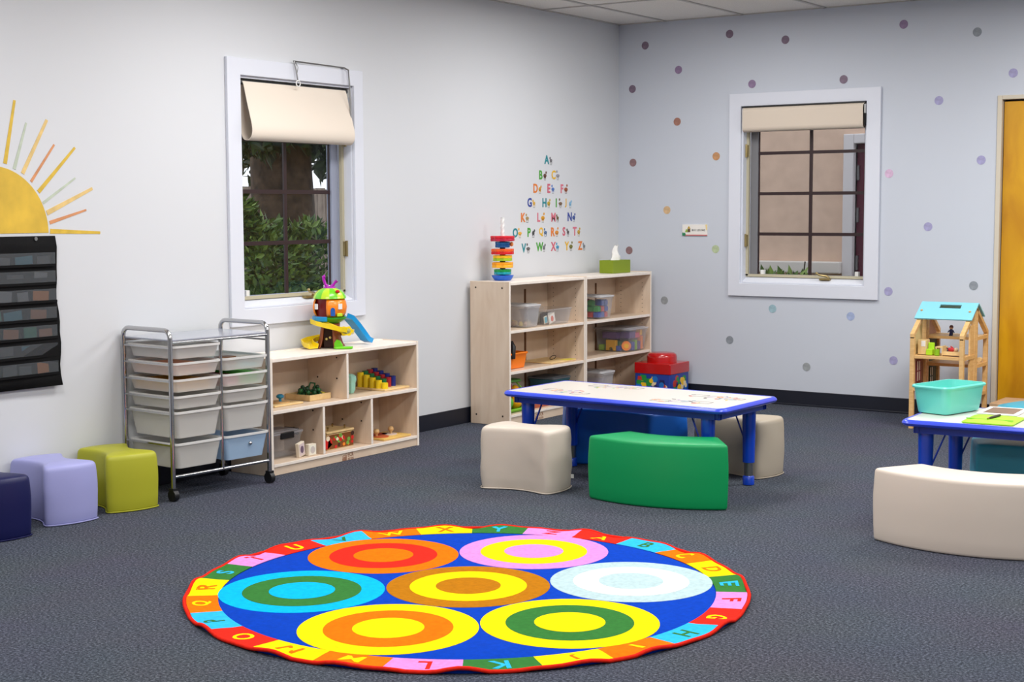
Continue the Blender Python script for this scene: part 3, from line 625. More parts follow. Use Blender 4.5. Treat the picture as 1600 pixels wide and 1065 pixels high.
# ------------------------------------------------------------------ soft seats
def soft_seat(name, label, cat, loc, rz, gen, h, m, group=None, flange=True, K=8, wr=.0, tagx=None):
    ro = .55 if 'bench' in name else .85
    """gen(d) -> outline inset by d (same vertex count for every d)"""
    t = thing(name, label, cat, loc, rz, group)
    base = gen(0); cnt = [max(1, round((Vector(base[i])-Vector(base[(i+1) % len(base)])).length/.012)) for i in range(len(base))]
    def ring(d):
        P = gen(d); Q = []
        for i in range(len(P)):
            a, b = Vector(P[i]), Vector(P[(i+1) % len(P)]); Q += [a.lerp(b, j/cnt[i]) for j in range(cnt[i])]
        for _ in range(K): Q = [Q[i]*.5+(Q[i-1]+Q[(i+1) % len(Q)])*.25 for i in range(len(Q))]
        return Q
    lv = [(0, .006), (.004, .002), (.012, .0), (h*.2, -.002), (h*.35, -.003), (h*.5, -.004), (h*.65, -.004), (h*.8, -.002), (h-.03*ro, .0), (h-.018*ro, .002*ro), (h-.009*ro, .006*ro), (h-.003*ro, .012*ro), (h, .020*ro), (h+.003, .04), (h+.006, .07)]
    V = []; F = []
    for k, (z, d) in enumerate(lv):
        Q = ring(d); n = len(Q)
        for i, p in enumerate(Q):
            w = wr*math.sin(z*38+i*.3)*math.sin(i*.12+z*9)*(1 if 0 < k < 8 else 0)
            V.append((p.x+w, p.y+w*.5, z+.002))
    k = len(lv)
    for j in range(k-1):
        for i in range(n): F.append((j*n+i, j*n+(i+1) % n, (j+1)*n+(i+1) % n, (j+1)*n+i))
    F += [list(range(n))[::-1], [(k-1)*n+i for i in range(n)]]
    M().add(V, F).build('cushion', m, t, smooth=60)
    if flange:
        m2 = M(); m2.tube([(p.x, p.y, .006) for p in ring(-.003)[::2]], .003, 6, closed=True); m2.build('piping', m, t, smooth=60)
    if tagx: M().obox((tagx[0], tagx[1], .055), .02, .002, .02, 0).build('fabric_tag', WHITEP, t)
    return t
def vinyl(name, c): return mat(name, c, .42, spec=.4, bump=.06, bscale=14)
def bowtie(L0, W0, sag=.04, bul=.022):
    """local x = long axis; two concave long sides, two bulged ends"""
    def gen(d):
        P = []; L = L0-2*d; Wd = W0-2*d
        for i in range(9): t = i/8; P.append((-L/2+L*t, -Wd/2+sag*math.sin(PI*t)))
        for i in range(1, 8): t = i/8; P.append((L/2+bul*math.sin(PI*t), -Wd/2+Wd*t))
        for i in range(9): t = i/8; P.append((L/2-L*t, Wd/2-sag*math.sin(PI*t)))
        for i in range(1, 8): t = i/8; P.append((-L/2-bul*math.sin(PI*t), Wd/2-Wd*t))
        return P
    return gen
def benchp(Ro, Ri, ha):
    """arc seat round the origin, symmetric about -y"""
    def gen(d):
        return arc(0, 0, Ro-d, -PI/2-ha+d/Ro, -PI/2+ha-d/Ro, 24)+arc(0, 0, Ri+d, -PI/2+ha-d/Ri, -PI/2-ha+d/Ri, 18)
    return gen
OL = vinyl('olive_vinyl', (172, 172, 44)); LV = vinyl('lavender_vinyl', (160, 162, 214)); NV = vinyl('navy_vinyl_seat', (14, 18, 74)); BG = vinyl('beige_vinyl', (208, 196, 182))
GR = vinyl('green_vinyl', (0, 150, 84)); CR = vinyl('cream_vinyl', (222, 208, 194)); TN = vinyl('taupe_vinyl', (178, 166, 148)); BB = vinyl('blue_vinyl', (10, 100, 200)); TE = vinyl('teal_vinyl', (60, 160, 184))
STG = 'soft bow-tie stools by the left wall'
def stool_from(corner_f, rz, L, Wd): # front corner (x+, y-) of the end face
    ax = Vector((math.cos(rz), math.sin(rz))); ay = Vector((-math.sin(rz), math.cos(rz))); c = Vector(corner_f)-ax*L/2+ay*Wd/2
    return (c.x, c.y, 0)
soft_seat('soft_stool', 'olive green vinyl bow-tie stool beside the drawer cart', 'stool', stool_from((.333, -5.172), -.27, .30, .25), -.27, bowtie(.32, .275, .06, .03), .262, OL, STG)
soft_seat('soft_stool', 'lavender vinyl bow-tie stool between the olive and navy stools', 'stool', stool_from((.335, -5.516), -.18, .30, .25), -.18, bowtie(.32, .275, .06, .03), .262, LV, STG)
soft_seat('soft_stool', 'navy vinyl bow-tie stool cut off by the left edge of the photo', 'stool', stool_from((.375, -5.905), -.18, .30, .25), -.18, bowtie(.32, .275, .06, .03), .262, NV, STG)
soft_seat('soft_stool', 'beige wrinkled vinyl bow-tie stool at the near left end of the middle table', 'stool', (1.575, -3.60, 0), .09, bowtie(.365, .285, .058, .03), .305, BG, None, True, 10, .0035, (.195, .115))
soft_seat('soft_stool', 'taupe vinyl bow-tie stool at the far right end of the middle table', 'stool', (2.262, -2.632, 0), -.132, bowtie(.385, .28, .055, .03), .298, TN, None, True, 10, .0016)
soft_seat('curved_bench', 'bright green vinyl curved bench in front of the middle table', 'bench', (2.234, -2.999, 0), .134, benchp(.715, .46, .505), .300, GR, None, False, 1)
soft_seat('curved_bench', 'blue vinyl curved bench under the back of the middle table', 'bench', (1.635, -3.29, 0), PI+.035, benchp(.70, .45, .58), .300, BB, None, False, 4)
soft_seat('curved_bench', 'cream vinyl curved bench in front of the right table', 'bench', (3.79, -3.185, 0), .02, benchp(.70, .45, .565), .300, CR, None, False, 1)
soft_seat('curved_bench', 'teal vinyl curved bench behind the right table', 'bench', (3.775, -3.36, 0), PI-.10, benchp(.70, .45, .51), .300, TE, None, False, 4)
pf = thing('round_pouf', 'teal round pouf near the wooden door behind the right table', 'stool', (3.38, -1.08, 0))
M().lathe([(.2, 0), (.222, .008), (.228, .1), (.228, .22), (.215, .248), (.15, .264), (.0001, .268)], (0, 0, .001), 40).build('cushion', TE, pf, smooth=60)
M().lathe([(.227, .24), (.231, .243), (.227, .246)], (0, 0, 0), 40).build('piping', TE, pf, smooth=60)
# ------------------------------------------------------------------ tables
def table(label, c, rz, Wt, Dt, legs, zt=.44):
    t = thing('activity_table', label, 'table', (c[0], c[1], 0), rz, 'blue rimmed activity tables')
    P = rrect(-Wt/2, Wt/2, -Dt/2, Dt/2, .05, 6)
    M().prism(offset(P, .022), zt-.022, zt).build('tabletop', CREAMT, t)
    m = M(); n = len(P); pr = [(.0225, .0015), (.012, .001), (.004, -.005), (0, -.013), (.004, -.021), (.012, -.026), (.0225, -.027)]
    V = [(p[0], p[1], zt+z) for d, z in pr for p in offset(P, d)]; k = len(pr)
    F = [(j*n+i, j*n+(i+1) % n, ((j+1) % k)*n+(i+1) % n, ((j+1) % k)*n+i) for j in range(k) for i in range(n)]
    m.add(V, F).build('rim', BLUER, t, smooth=50)
    m = M(); A, B = offset(P, .055), offset(P, .075)
    V = [(p[0], p[1], z) for z, Q in ((zt-.024, A), (zt-.06, A), (zt-.06, B), (zt-.024, B)) for p in Q]
    F = [(j*n+i, j*n+(i+1) % n, ((j+1) % 4)*n+(i+1) % n, ((j+1) % 4)*n+i) for j in range(4) for i in range(n)]
    m.add(V, F).build('apron', BLUED, t, smooth=40)
    for (x, y) in legs:
        l = M().lathe([(.036, zt-.024), (.034, zt-.08), (.031, .2), (.030, .115), (.0285, .115)], (x, y, 0), 18).build('leg', BLUEP, t, smooth=40)
        M().cyl((x, y, .045), .0225, .08, 14).build('steel_insert', STEEL, l, smooth=40)
        M().lathe([(.024, .001), (.029, .004), (.029, .042), (.024, .048)], (x, y, 0), 16).build('foot', BLUEP, l, smooth=40)
        sx = -1 if x > 0 else 1
        M().tube([(x+sx*.10, y, zt-.03), (x+sx*.022, y, .22)], .0045, 6).build('brace', BLUED, l)
    # flat printed picture groups on the top
    cols = [mat('print_orange', (228, 150, 92), .4), mat('print_red', (206, 116, 100), .4), mat('print_green', (160, 196, 128), .4), mat('print_blue', (112, 152, 172), .4), mat('print_dark', (104, 102, 104), .4), mat('print_purple', (160, 136, 186), .4), mat('print_yellow', (228, 192, 104), .4)]
    return t, cols
def prints(t, cols, cx, cy, zt, seed, ext=(.15, .075)):
    R = random.Random(seed); mb = M()
    for i in range(15):
        x, y = cx+R.uniform(-1, 1)*ext[0], cy+R.uniform(-1, 1)*ext[1]; a = R.uniform(0, PI); rx, ry = R.uniform(.006, .024), R.uniform(.003, .009)
        mb.prism([(x+rx*math.cos(k*PI/5)*math.cos(a)-ry*math.sin(k*PI/5)*math.sin(a), y+rx*math.cos(k*PI/5)*math.sin(a)+ry*math.sin(k*PI/5)*math.cos(a)) for k in range(10)], zt+.0001*i/22, zt+.0006+.0002*i/22, 'z', R.randrange(7))
    for i in range(3):
        x, y = cx+(i-1)*ext[0]*.7, cy+R.uniform(-.5, .5)*ext[1]; w = .045
        for q in ((x-w, y-.03, x+w, y-.028), (x-w, y+.028, x+w, y+.03), (x-w, y-.03, x-w+.002, y+.03), (x+w-.002, y-.03, x+w, y+.03)): mb.prism([(q[0], q[1]), (q[2], q[1]), (q[2], q[3]), (q[0], q[3])], zt, zt+.0005, 'z', 4 if i != 1 else 5)
    mb.build('printed_pictures', cols, t)
T1 = ((1.932, -3.117), -.029, 1.29, .596)
t1, cols = table('blue rimmed cream activity table standing between the green bench and tall shelves', T1[0], T1[1], T1[2], T1[3], [(-.545, -.19), (-.5, .15), (.51, -.2), (.525, .195)])
for k, (x, y) in enumerate(((-.35, -.13), (-.24, .16), (.33, -.15), (.40, .08))): prints(t1, cols, x, y, .4402, k+3)
T2 = ((3.993, -2.990), .045, 1.29, .6)
t2, cols = table('blue rimmed cream activity table at the right edge with a teal bin on it', T2[0], T2[1], T2[2], T2[3], [(-.555, -.19), (-.52, .17), (.535, -.2), (.525, .195)])
# teal bin
tb = thing('teal_bin', 'teal plastic bin with rolled rim standing on the right table', 'bin', (3.457, -2.93, .442), -.25)
TEALB = mat('teal_plastic', (104, 212, 200), .35, coat=.2)
def open_bin(t, wb, db, wt, dt, h, m, th=.003, r=.03, rim=.008, name='tub'):
    n = len(rrect(0, 1, 0, 1, .1)); B = rrect(-wb/2, wb/2, -db/2, db/2, r); Tp = rrect(-wt/2, wt/2, -dt/2, dt/2, r+.005)
    def lerp(a): return [(p[0]+(q_[0]-p[0])*a, p[1]+(q_[1]-p[1])*a) for p, q_ in zip(B, Tp)]
    rings = [(offset(B, .012), 0), (offset(B, .003), .003), (B, .012), (lerp(.5), h*.5), (lerp(.8), h*.8), (Tp, h-.012), (offset(Tp, -rim), h-.012), (offset(Tp, -rim-.002), h-.005), (offset(Tp, -rim+.002), h), (offset(Tp, .002), h), (offset(lerp(.5), th), h*.5), (offset(B, th), .012), (offset(B, .014), .006)]
    V = [(p[0], p[1], z) for P, z in rings for p in P]; k = len(rings)
    F = [(j*n+i, j*n+(i+1) % n, (j+1)*n+(i+1) % n, (j+1)*n+i) for j in range(k-1) for i in range(n)]+[list(range(n))[::-1], [(k-1)*n+i for i in range(n)]]
    return M().add(V, F).build(name, m, t, smooth=45)
open_bin(tb, .165, .285, .188, .325, .128, TEALB)
M().box(.083, .086, -.05, .05, .06, .085).build('embossed_label', TEALB, tb, bevel=.001)
# pouch and mat on table 2
po = thing('zip_pouch', 'lime green pouch with a dark zipper pull lying on the right table', 'pouch', (3.722, -3.133, .442), .06)
LM = mat('lime_fabric', (160, 226, 30), .55)
P = rrect(-.108, .108, -.125, .125, .012)
n = len(P); V = [(p[0], p[1], z) for Q, z in ((P, 0), (offset(P, -.002), .005), ([(x*.86, y*.86) for x, y in P], .010), ([(x*.6, y*.6) for x, y in P], .015), ([(x*.25, y*.25) for x, y in P], .017)) for p in Q]
F = [(j*n+i, j*n+(i+1) % n, (j+1)*n+(i+1) % n, (j+1)*n+i) for j in range(4) for i in range(n)]+[list(range(n))[::-1], [4*n+i for i in range(n)]]
M().add(V, F).build('body', LM, po, smooth=60)
M().box(-.10, .10, -.075, -.070, .0125, .0165).build('seam_flap', mat('lime_dark', (110, 180, 10), .6), po, bevel=.001)
M().tube([(-.005, -.07, .02), (.01, -.03, .022), (.02, .03, .023)], [.005, .007, .005], 8).build('zipper_pull', mat('dark_strap', (64, 58, 40), .6), po, smooth=60)
M().ball((-.006, -.075, .02), .006).build('button', BRASS, po)
mt = thing('picture_board', 'brown board with a white border lying on the right table behind the pouch', 'board', (3.67, -2.81, .4415), .05)
M().prism(rrect(-.09, .09, -.125, .125, .006), 0, .004).build('border', PAPER, mt)
M().prism(rrect(-.068, .068, -.10, .10, .003), .004, .0046).build('panel', mat('brown_card', (128, 102, 84), .7), mt)
# ------------------------------------------------------------------ rug
RC0 = (2.4985, -5.3601); RR = 1.016; RI = .892
rug = thing('round_rug', 'round alphabet rug with blue field and seven target circles on the carpet', 'rug', (RC0[0], RC0[1], 0))
RUGC = {'red': (226, 40, 26), 'sky': (46, 178, 236), 'orange': (255, 112, 0), 'yellow': (254, 216, 0), 'green': (52, 116, 52), 'pink': (216, 138, 206), 'blue': (2, 62, 178), 'brown': (178, 112, 8), 'white': (226, 228, 226), 'ice': (176, 200, 204), 'cyan': (0, 176, 240)}
RM = {k: mat('rug_'+k, v, .95, spec=.08, noise=.05, nscale=60, bump=.25, bscale=500) for k, v in RUGC.items()}
def rz_(r, a):
    s = min(max((r-.90)/.11, 0), 1); s = s*s*(3-2*s)
    return .010+s*(.006*math.sin(a*19+1)+.004*math.sin(a*31)+.003)
def rpt(r, a, dz=0): return (r*math.cos(a), r*math.sin(a), rz_(r, a)+dz)
def ring_patch(r0, r1, a0, a1, na, nr, dz):
    V = [rpt(r0+(r1-r0)*j/nr, a0+(a1-a0)*i/na, dz) for j in range(nr+1) for i in range(na+1)]
    F = [(j*(na+1)+i, j*(na+1)+i+1, (j+1)*(na+1)+i+1, (j+1)*(na+1)+i) for j in range(nr) for i in range(na)]
    return V, F
def closed_patch(mb, r0, r1, a0, a1, na, nr, dz, th):
    V, F = ring_patch(r0, r1, a0, a1, na, nr, dz); V2 = [(x, y, z-th) for x, y, z in V]; k = len(V)
    bd_ = [i for i in range(na+1)]+[j*(na+1)+na for j in range(1, nr+1)]+[nr*(na+1)+i for i in range(na-1, -1, -1)]+[j*(na+1) for j in range(nr-1, 0, -1)]
    mb.add(V+V2, F+[[q+k for q in f][::-1] for f in F]+[(bd_[i], bd_[i]+k, bd_[(i+1) % len(bd_)]+k, bd_[(i+1) % len(bd_)]) for i in range(len(bd_))]); return mb
# field
mb = M(); rings = [0, .2, .4, .6, .75, .885, .896, 1.0]; NA = 160
V = [(0, 0, .010)]+[rpt(r, 2*PI*i/NA, -.0045 if r > .89 else 0) for r in rings[1:] for i in range(NA)]
F = [(0, 1+i, 1+(i+1) % NA) for i in range(NA)]+[(1+j*NA+i, 1+(j+1)*NA+i, 1+(j+1)*NA+(i+1) % NA, 1+j*NA+(i+1) % NA) for j in range(6) for i in range(NA)]
nV = len(V); V += [rpt(1.0, 2*PI*i/NA, -.0)[:2]+(.0015,) for i in range(NA)]
F += [(1+6*NA+i, nV+i, nV+(i+1) % NA, 1+6*NA+(i+1) % NA) for i in range(NA)]+[[nV+i for i in range(NA)][::-1]]
mb.add(V, F).build('blue_field', RM['blue'], rug, smooth=60)
m = M(); m.tube([(1.008*math.cos(2*PI*i/200), 1.008*math.sin(2*PI*i/200), max(.0068, rz_(1.0, 2*PI*i/200)-.002)) for i in range(200)], .0066, 8, closed=True); plab(m.build('bound_edge', RM['red'], rug, smooth=60), 'red stitched rug edge')
SEQ = {0: 'red', 1: 'sky', 2: 'orange', 3: 'yellow', 4: 'green', 5: 'pink'}
segc = ['red', 'sky', 'orange', 'yellow', 'green', 'pink']*2+['orange', 'yellow', 'red', 'sky', 'orange', 'yellow', 'green', 'pink', 'red', 'sky', 'orange', 'yellow', 'green', 'pink']
lc = {'red': 'yellow', 'sky': 'green', 'orange': 'yellow', 'yellow': 'orange', 'green': 'sky', 'pink': 'red'}
for i, ch in enumerate('ABCDEFGHIJKLMNOPQRSTUVWXYZ'):
    a0 = math.radians(97.3-13.846*i); a1 = math.radians(97.3-13.846*(i+1))
    mb = closed_patch(M(), RI, 1.001, a0, a1, 8, 3, .0008, .002); sgm = mb.build('border_segment', RM[segc[i]], rug, smooth=60)
    am = (a0+a1)/2
    def fn(x, y, t, am=am):
        r = .915+y; a = am-x/.95; return rpt(r, a, .0009+t*.0006)
    mb = M(); text_into(mb, ch, fn, .068, 1.05, 0, .02); plab(mb.build('letter', RM[lc[segc[i]]], sgm), '%s letter %s' % (lc[segc[i]], ch))
HEX = [(0, 0, ('brown', 'yellow', 'brown'))]
cols7 = [('ice', 'white', 'ice'), ('pink', 'yellow', 'pink'), ('orange', 'red', 'orange'), ('cyan', 'green', 'cyan'), ('yellow', 'orange', 'yellow'), ('yellow', 'green', 'yellow')]
for k in range(6):
    a = .6993+k*PI/3; HEX.append((.5986*math.cos(a), .5986*math.sin(a), cols7[k]))
for (x, y, cs) in HEX:
    for j, (r, c) in enumerate(zip((.297, .213, .118), cs)):
        n = 56; V = []; F = []
        for z0 in (-.0005, .0006*(j+1)+.0004):
            for i in range(n):
                px, py = x+r*math.cos(2*PI*i/n), y+r*math.sin(2*PI*i/n); V.append((px, py, rz_(math.hypot(px, py), math.atan2(py, px))+z0))
        V.append((x, y, rz_(math.hypot(x, y), math.atan2(y, x))+.0006*(j+1)+.0004))
        F = [(i, (i+1) % n, n+(i+1) % n, n+i) for i in range(n)]+[(n+i, n+(i+1) % n, 2*n) for i in range(n)]
        M().add(V, F).build(['outer_circle', 'middle_circle', 'inner_circle'][j], RM[c], rug)
# ------------------------------------------------------------------ on the low shelf
LT = .0022; ZM = .341; ZB = .063; ZT = .6115
# tree house toy
th = thing('tree_house_toy', 'plastic tree house toy with slides standing on the low shelf', 'toy', (.155, -3.425, ZT), .70)
BRK = mat('toy_brown', (150, 78, 40), .4); YEL = mat('toy_yellow', (250, 218, 20), .3, coat=.3); CYA = mat('toy_blue', (24, 152, 220), .3, coat=.3); LIMG = mat('toy_lime', (110, 208, 20), .3, coat=.3); LIM2 = mat('toy_yellowgreen', (192, 226, 40), .3, coat=.3); ORG = mat('toy_orange', (252, 140, 14), .3, coat=.3); DRED = mat('toy_darkred', (120, 10, 10), .4); PUR = mat('toy_purple', (176, 10, 176), .3, coat=.3); GRN = mat('toy_green', (50, 150, 30), .35)
m = M(); pr = [(.082, 0), (.07, .02), (.058, .06), (.052, .11), (.055, .135)]
n = 24; V = []; F = []
for r, z in pr:
    for i in range(n):
        a = 2*PI*i/n; rr = r*(1+.10*math.sin(5*a)*(1-z/.15)); V.append((rr*math.cos(a), rr*math.sin(a), z))
for j in range(4):
    for i in range(n):
        if 15 <= i <= 18 and j < 4: continue
        F.append((j*n+i, j*n+(i+1) % n, (j+1)*n+(i+1) % n, (j+1)*n+i))
o = m.add(V, F).build('trunk', BRK, th, smooth=50); sd = o.modifiers.new('solid', 'SOLIDIFY'); sd.thickness = .006
M().box(-.035, .035, -.006, .02, .002, .13).build('trunk_inside', mat('toy_darkbrown', (60, 24, 10), .6), th)
M().ball((-.020, -.028, .05), .007).ball((.0, -.030, .058), .007).build('trunk_eyes', mat('toy_cream', (230, 210, 120), .4), th)
M().lathe([(.045, .132), (.085, .158), (.09, .163), (.09, .172), (.0001, .172)], (0, 0, 0), 28).build('leaf_support', GRN, th, smooth=40)
M().prism(arc(0, 0, .098, PI*.72, PI*1.45, 14)+[(0, 0)], .150, .176).build('platform', CYA, th, bevel=.003)
m = M(); n = 32; pr = [(.078, .172), (.090, .195), (.095, .225), (.090, .255), (.080, .275)]
V = [(r*math.cos(2*PI*i/n), r*math.sin(2*PI*i/n), z) for r, z in pr for i in range(n)]
F = [(j*n+i, j*n+(i+1) % n, (j+1)*n+(i+1) % n, (j+1)*n+i) for j in range(4) for i in range(n) if not (18 <= i <= 22)]
o = m.add(V, F).build('house_wall', ORG, th, smooth=50); sd = o.modifiers.new('solid', 'SOLIDIFY'); sd.thickness = .005
M().lathe([(.078, .173), (.078, .178)], (0, 0, 0), 28).lathe([(.072, .178), (.075, .274)], (0, .004, 0), 28).build('house_inside', DRED, th, smooth=40)
for px, w in ((-.072, .022), (.058, .026)):
    M().obox((px, -math.sqrt(max(.0, .0955**2-px**2)), .232), w, .006, .03, math.atan2(px, .095)*-0+(.9 if px < 0 else -.75)*(-1)).build('window_panel', WHITEP, th)
M().obox((.018, -.0925, .197), .024, .006, .032, .15).prism([(.018+.012*math.cos(a*PI/8), .213+.014*math.sin(a*PI/8)) for a in range(9)], -.0955, -.0895, 'y').build('house_door', mat('toy_doorblue', (20, 90, 180), .4), th)
M().obox((.055, -.076, .186), .035, .008, .018, .62).build('hedge', LIM2, th, bevel=.003)
n = 12
for i in range(n):
    a0, a1 = 2*PI*i/n, 2*PI*(i+1)/n; V = []; F = []
    for r, z in ((.091, .274), (.089, .284), (.079, .303), (.062, .319), (.038, .330), (.0, .334)):
        for k in range(4): a = a0+(a1-a0)*k/3; V.append((r*math.cos(a), r*math.sin(a), z))
    F = [(j*4+k, j*4+k+1, (j+1)*4+k+1, (j+1)*4+k) for j in range(5) for k in range(3)]
    o = M().add(V, F).build('roof_segment', LIMG if i % 2 else LIM2, th, smooth=60)
M().lathe([(.036, .326), (.034, .338), (.0001, .341)], (0, 0, 0), 20).build('roof_cap', PUR, th, smooth=40)
for sx, q in ((-1, .02), (1, -.004)):
    M().tube([(sx*.008, 0, .338), (sx*.022, 0, .348), (sx*.03, 0, .362+q*.5), (sx*.028-(.004 if sx < 0 else -.012), 0, .372+q), (sx*.022-(.0 if sx < 0 else -.02), 0, .374+q)], [.009, .008, .008, .010, .012], 8).build('antenna', PUR, th, smooth=60)
M().ball((.045, -.064, .314), .013, 1, 1, .7).build('ladybird', mat('toy_red', (206, 20, 16), .3), th, smooth=60)
chn = [(-.034, .022), (-.030, -.004), (.030, -.004), (.034, .022), (.030, .022), (.026, .001), (-.026, .001), (-.030, .022)]
M().sweep([(.07, .07, .165), (.10, .11, .15), (.135, .15, .105), (.165, .185, .06), (.19, .212, .022), (.212, .235, .008)], chn).build('blue_slide', CYA, th)
M().sweep([(-.08, -.03, .142), (-.055, -.075, .134), (-.01, -.098, .120), (.05, -.098, .102), (.09, -.06, .086), (.10, -.01, .078), (.08, .05, .066), (.02, .08, .055), (-.05, .075, .044), (-.105, .04, .034), (-.128, -.01, .026), (-.118, -.05, .015), (-.09, -.085, .007)], chn).build('yellow_slide', YEL, th, smooth=30)
M().prism([(.09+.036*(1+.12*math.cos(6*a))*math.cos(a), .098+.026*(1+.12*math.cos(6*a))*math.sin(a)) for a in [2*PI*k/36 for k in range(36)]], -.094, -.088, 'y', 0).build('flower_panel', YEL, th)
M().prism([(.09+.024*math.cos(2*PI*k/14), .099+.016*math.sin(2*PI*k/14)) for k in range(14)], -.0952, -.0942, 'y').build('flower_picture', mat('toy_picture', (150, 150, 100), .5, noise=.4, nscale=60), th)
m = M().prism(rrect(.02, .125, -.095, -.045, .02), 0, .012).prism([(.025, 0), (.062, 0), (.07, .02), (.055, .045), (.035, .05), (.022, .03)], -.075, -.055, 'y'); m.build('green_base', LIMG, th, bevel=.003)
# bead tray
bt = thing('bead_tray', 'shallow wooden tray holding green lacing beads on the low shelf', 'tray', (.125, -3.58, ZM), .0)
m = M().box(-.09, .09, -.085, .085, 0, .006).box(-.09, .09, -.085, -.079, .006, .032).box(-.09, .09, .079, .085, .006, .032).box(-.09, -.084, -.079, .079, .006, .032).box(.084, .09, -.079, .079, .006, .032); m.build('tray_body', PLY, bt, bevel=.001)
R = random.Random(5); m = M()
gb = thing('lacing_beads', 'string of dark green lacing beads lying in the wooden tray', 'toy', (.125, -3.58, ZM+.0065))
for k in range(34):
    a = k*.62; r = .025+.045*abs(math.sin(k*.37)); z = .012+.012*(k % 3)+.01*(k//12)
    M().ball((r*math.cos(a)*.9-.0, r*math.sin(a), z), .012, n=8).build('bead', mat('bead_%d' % (k % 3), [(22, 84, 44), (40, 112, 60), (16, 60, 36)][k % 3], .35), gb, smooth=60)
M().tube([(.0, .02, .03), (.02, .03, .05), (.01, .045, .075), (-.01, .03, .078), (-.01, .015, .05)], .005, 8).build('cord_loop', mat('cord_green', (20, 90, 50), .5), gb, smooth=60)
M().tube([(.03, .06, .02), (.05, .05, .03), (.06, .065, .022), (.07, .05, .026)], .004, 6).build('yellow_lace', mat('lace_yellow', (220, 200, 60), .5), gb, smooth=60)
kb = thing('knob_puzzle', 'flat wooden puzzle with one teal knob on the low shelf, upper left', 'puzzle', (.15, -3.84, ZM), .0)
M().box(-.085, .085, -.12, .10, 0, .010).build('board', PLY, kb, bevel=.002)
M().lathe([(.05, .010), (.05, .016), (.0001, .016)], (.01, 0, 0), 24).build('disc', PINE, kb, smooth=40)
M().lathe([(.008, .016), (.007, .03), (.02, .037), (.021, .046), (.012, .054), (.0001, .055)], (.01, 0, 0), 16).build('knob', mat('teal_knob', (20, 130, 170), .35), kb, smooth=60)
mi = thing('mint_block', 'pale mint faceted block beside the coloured cylinder board', 'toy', (.157, -3.265, ZM), .4)
m = M(); m.lathe([(.02, 0), (.03, .02), (.032, .06), (.038, .075), (.035, .098), (.018, .108)], (0, 0, 0), 6); m.build('block', mat('mint', (164, 222, 204), .5), mi)
cb = thing('cylinder_board', 'wooden board of stepped yellow green red and blue cylinders on the low shelf', 'puzzle', (.158, -2.985, ZM), .0)
M().box(-.115, .115, -.115, .115, 0, .011).build('board', PLY, cb, bevel=.002)
CC = {'yellow': (240, 206, 20), 'green': (24, 110, 60), 'red': (170, 28, 34), 'blue': (24, 40, 130)}
for j, c in enumerate(('yellow', 'green', 'red', 'blue')):
    for i in range(5 if j == 0 else 4):
        M().cyl((-.088+i*.045-.003*j, -.085+j*.046, .011), .0185, .084-.0125*i+.004*j, 18).build('cylinder', mat('cyl_'+c, CC[c], .4), cb, smooth=40)
# lower left: clear bin and two picture blocks
CLEAR = clear('clear_plastic', (226, 226, 230), .96, .12); FROST = clear('frosted_bin', (222, 220, 222), .76, .3)
def lidded_bin(label, loc, rz, wx, wy, h, m, lidm, latch=False, group='clear storage bins', lidh=.016):
    t = thing('storage_bin', label, 'bin', loc, rz, group)
    open_bin(t, wx*.84, wy*.84, wx*.95, wy*.95, h, m, .002, .02, .004, 'tub')
    if lidm:
        l = M().prism(rrect(-wx/2, wx/2, -wy/2, wy/2, .02), h+.001, h+lidh-.004).prism(rrect(-wx/2+.02, wx/2-.02, -wy/2+.02, wy/2-.02, .015), h+lidh-.004, h+lidh).build('lid', lidm, t, bevel=.002)
    if latch:
        M().box(wx/2-.006, wx/2+.006, -.05, .05, h-.022, h+.012).build('latch', BLACKP, t, bevel=.003)
        M().box(-.05, .05, wy/2-.006, wy/2+.008, h-.022, h+.014).build('latch', BLACKP, t, bevel=.003)
    return t
LIDC = clear('lid_plastic', (230, 230, 236), .72, .15); LIDW = frosted('white_lid', (232, 232, 234), .08)
lidded_bin('clear bin with black latches on the bottom left of the low shelf', (.135, -3.865, ZB), 0, .19, .27, .125, CLEAR, LIDC, True)
def picblock(label, loc, rz, rx, sx, sy, sz, cols):
    t = thing('picture_block', label, 'block', loc, rz, 'picture blocks'); t.rotation_euler.x = rx
    M().box(-sx/2, sx/2, -sy/2, sy/2, 0, sz).build('block', mat('block_cream', (232, 220, 200), .5), t, bevel=.002)
    M().box(sx/2, sx/2+.0012, -sy/2+.006, sy/2-.006, .006, sz-.006).build('picture_ground', mat('pic_%d_%d_%d' % cols[0], cols[0], .5), t)
    M().prism([(.016*math.cos(a*PI/6)*1.0, sz/2+.02*math.sin(a*PI/6)) for a in range(12)], sx/2+.0012, sx/2+.002, 'x').build('picture', mat('pic_%d_%d_%d' % cols[1], cols[1], .5), t)
picblock('leaning picture block with a purple figure in front of the latched bin', (.266, -3.80, ZB+.004), .2, .16, .02, .062, .075, ((214, 196, 196), (110, 88, 110)))
picblock('upright picture block with a pale drawing in front of the latched bin', (.277, -3.735, ZB), -.1, 0, .03, .055, .062, ((240, 236, 220), (206, 196, 190)))
pb = thing('puzzle_box', 'wooden box with bright fruit pictures and knobbed lid on the low shelf', 'puzzle', (.165, -3.475, ZB), 0)
M().box(-.085, .085, -.10, .125, 0, .085).build('box_body', PLY, pb, bevel=.002)
M().box(-.088, .088, -.103, .128, .089, .100).build('lid', PLY, pb, bevel=.002)
for x, y in ((-.04, -.05), (.05, -.05), (-.03, .08), (.05, .09)): M().lathe([(.004, .1), (.004, .112), (.008, .116), (.0001, .121)], (x, y, 0), 10).build('knob', BRASS, pb, smooth=50)
R = random.Random(11)
m = M().box(.085, .0856, -.098, .123, .004, .082, 0)
